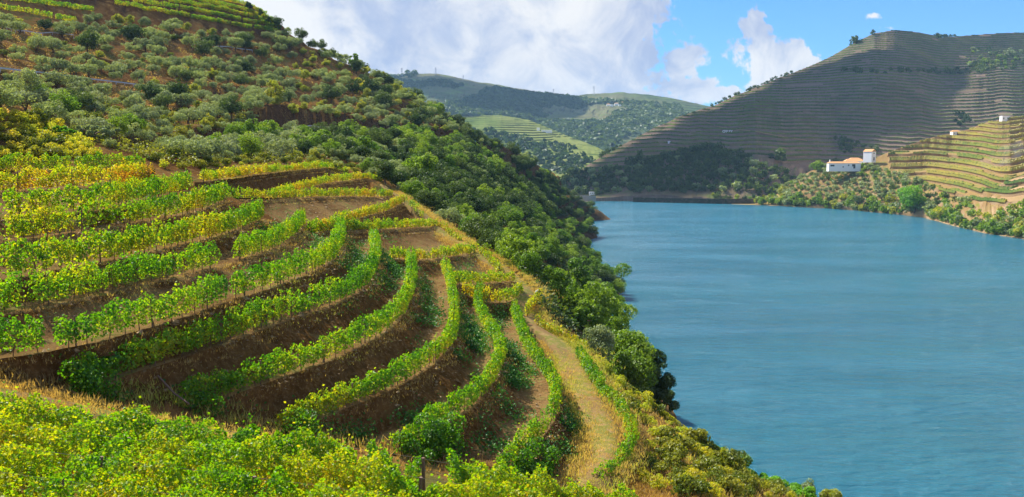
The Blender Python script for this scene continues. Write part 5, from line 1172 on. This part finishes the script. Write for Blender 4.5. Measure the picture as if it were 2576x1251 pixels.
# creepers: dark leafy mats trailing down the banks near the row ends
pj = project(bank)
wz = np.zeros(len(bank))
for a, b_, ra, rb, wt in ((60, 950, 75, 55, 1.2), (240, 1035, 90, 45, 1.2), (520, 1040, 50, 50, .6), (600, 1075, 60, 30, .8), (930, 700, 60, 70, .8), (980, 690, 30, 60, .9), (1075, 790, 38, 90, 1.0), (1170, 800, 34, 120, 1.6), (1180, 880, 30, 60, 1.2), (1260, 880, 34, 100, 1.6), (1290, 960, 30, 90, 1.3), (1360, 930, 34, 80, 1.4), (1340, 880, 30, 60, 1.4),
                          (1450, 1030, 40, 110, 1.3), (1470, 1120, 40, 60, .7), (870, 1130, 110, 40, 1.2), (1080, 1130, 120, 60, 2.2), (1330, 1170, 90, 50, 1.6), (820, 620, 40, 40, .6), (690, 570, 30, 30, .5), (1300, 1020, 30, 60, .7), (1100, 950, 30, 60, .3)):
    wz += wt * np.exp(-((pj[:, 0] - a) / ra) ** 2 - ((pj[:, 1] - b_) / rb) ** 2)
nz = np.clip(0.1 + 2.2 * vnoise(bank[:, 0] / 1.8, bank[:, 1] / 1.8, bank[:, 2] / 1.8), 0, 1.5)
wz = wz * nz + 0.02 * (vnoise(bank[:, 0] / 1.2, bank[:, 1] / 1.2, 4.0) > 0.72)
k = rng.choice(len(bank), 42000, p=wz / wz.sum()); c = bank[k] + rng.normal(size=(42000, 3)) * [.35, .35, .05] + [0, 0, .1]
c[:, 2] += rng.exponential(.16, len(c)); v, f, t = leaves(c, rng.normal(size=(len(c), 3)) * .6 + [0.2, -.3, 1], .13 + .08 * rng.random(len(c)), np.clip(.3 + .35 * vnoise(c[:, 0], c[:, 1]) + .2 * rng.normal(size=len(c)), 0, 1))
obj('creepers', mesh('creepers', v, f, M_weed, attrs={'tint': ('FACE', t)}), kind='stuff', label='dark green creepers trailing down the terrace banks')
# ------------------------------------------------------------------ clouds whose shadows lie on the hills (high above the view)
m_, N = newmat('cloud_white'); d_ = N.n('ShaderNodeBsdfDiffuse'); d_.inputs[0].default_value = (.9, .9, .92, 1); out(N, d_.outputs[0])
def cloud(H, poly, alt, label):
    P3 = []
    for a, b_ in poly: p = pick(H, a, b_, 3); t = (alt - p[2]) / SD.z; P3.append((p[0] + SD.x * t, p[1] + SD.y * t))
    P3 = np.array(P3); lo, hi = P3.min(0) - 60, P3.max(0) + 60; st = 16.0; nx, ny = ((hi - lo) / st).astype(int) + 1
    X_, Y_ = np.meshgrid(lo[0] + np.arange(nx) * st, lo[1] + np.arange(ny) * st, indexing='ij')
    xw = X_ + fbm(X_ / 120, Y_ / 120, 1.0, 4) * 30; yw = Y_ + fbm(X_ / 120, Y_ / 120, 9.0, 4) * 30
    ins = inpoly(xw.ravel(), yw.ravel(), P3).reshape(X_.shape)
    dd = polydist(np.stack([xw.ravel(), yw.ravel()], 1), np.c_[np.r_[P3, P3[:1]], np.zeros(len(P3) + 1)])[0].reshape(X_.shape)
    th = np.sqrt(np.clip(dd / 120, 0, 1)) * (26 + 24 * fbm(X_ / 90, Y_ / 90, 3.0, 4)) + 4
    top = np.stack([X_, Y_, alt + th], 2).reshape(-1, 3); bot = np.stack([X_, Y_, alt - th * .3], 2).reshape(-1, 3)
    g = grid_faces(nx, ny); m = ins.ravel()[g].all(1); g = g[m]
    e = np.concatenate([g[:, [0, 1]], g[:, [1, 2]], g[:, [2, 3]], g[:, [3, 0]]]); s_ = set(map(tuple, e.tolist())); bd = np.array([x for x in s_ if (x[1], x[0]) not in s_])
    n0 = len(top); side = np.stack([bd[:, 1], bd[:, 0], bd[:, 0] + n0, bd[:, 1] + n0], 1)
    obj('cloud', mesh('cloud', np.r_[top, bot], np.r_[g, g[:, ::-1] + n0, side], m_, True), label=label, category='cloud')
cloud(H1, [(1404, 500), (1408, 484), (1500, 405), (1600, 350), (1800, 268), (2000, 186), (2075, 158), (2130, 138), (2200, 122), (2270, 120), (2330, 142), (2400, 165), (2460, 185), (2450, 215), (2410, 245), (2370, 285), (2380, 300), (2300, 325), (2240, 350), (2190, 385), (2150, 410), (2090, 440), (2000, 480), (1940, 496), (1700, 508), (1500, 506)], 1300,
      'broad flat white cloud above the right hill, shading it')
cloud(HM, [(960, 200), (1040, 190), (1200, 208), (1390, 240), (1450, 240), (1480, 262), (1470, 285), (1380, 300), (1250, 285), (1150, 270), (1050, 240)], 1500, 'long flat white cloud above the distant mountain, shading it')
# smoke
p = pick(H2, 2462, 432); m_, N = newmat('smoke'); vv = N.n('ShaderNodeVolumePrincipled'); vv.inputs['Color'].default_value = (.85, .9, 1, 1)
t = N.n('ShaderNodeTexCoord').outputs['Object']; N.link(N.m('MULTIPLY', N.step(N.noise(t, .12, 4), .42, .62), .014), vv.inputs['Density'])
oo = N.n('ShaderNodeOutputMaterial'); N.link(vv.outputs[0], oo.inputs['Volume'])
mb = MB(); mb.tube([(-16, 0, 0), (-8, 0, 3), (4, 0, 7), (18, 2, 12), (34, 4, 20)], [2.5, 4.5, 6.5, 8.5, 6], 12); o = mb.obj('smoke', m_, None, True, kind='stuff', label='thin blue smoke drifting over the sunny terraces'); o.location = tuple(p + np.array([0, -8, 3]))
# air
m_, N = newmat('air'); vv = N.n('ShaderNodeVolumePrincipled'); vv.inputs['Color'].default_value = (.42, .70, 1, 1); vv.inputs['Density'].default_value = 0.000055
oo = N.n('ShaderNodeOutputMaterial'); N.link(vv.outputs[0], oo.inputs['Volume'])
MB().box((600, 3300, 259), (9000, 8000, 540)).obj('haze', m_, None, kind='stuff')

# a farm track climbing across the shaded hill
q = np.array([pick(H1, a, b_) for a, b_ in ((1735, 292), (1770, 303), (1800, 317), (1840, 326), (1900, 334), (1960, 341), (2030, 352))]); q = smooth(resample(q, 40), 8)
v = np.stack([q + [0, -2.2, .3], q + [0, -1.8, 1.2], q + [0, 1.8, 1.6]], 1); obj('farm_track', mesh('farm_track', v.reshape(-1, 3), grid_faces(len(q), 3), M_tan, True), kind='structure')
flush()
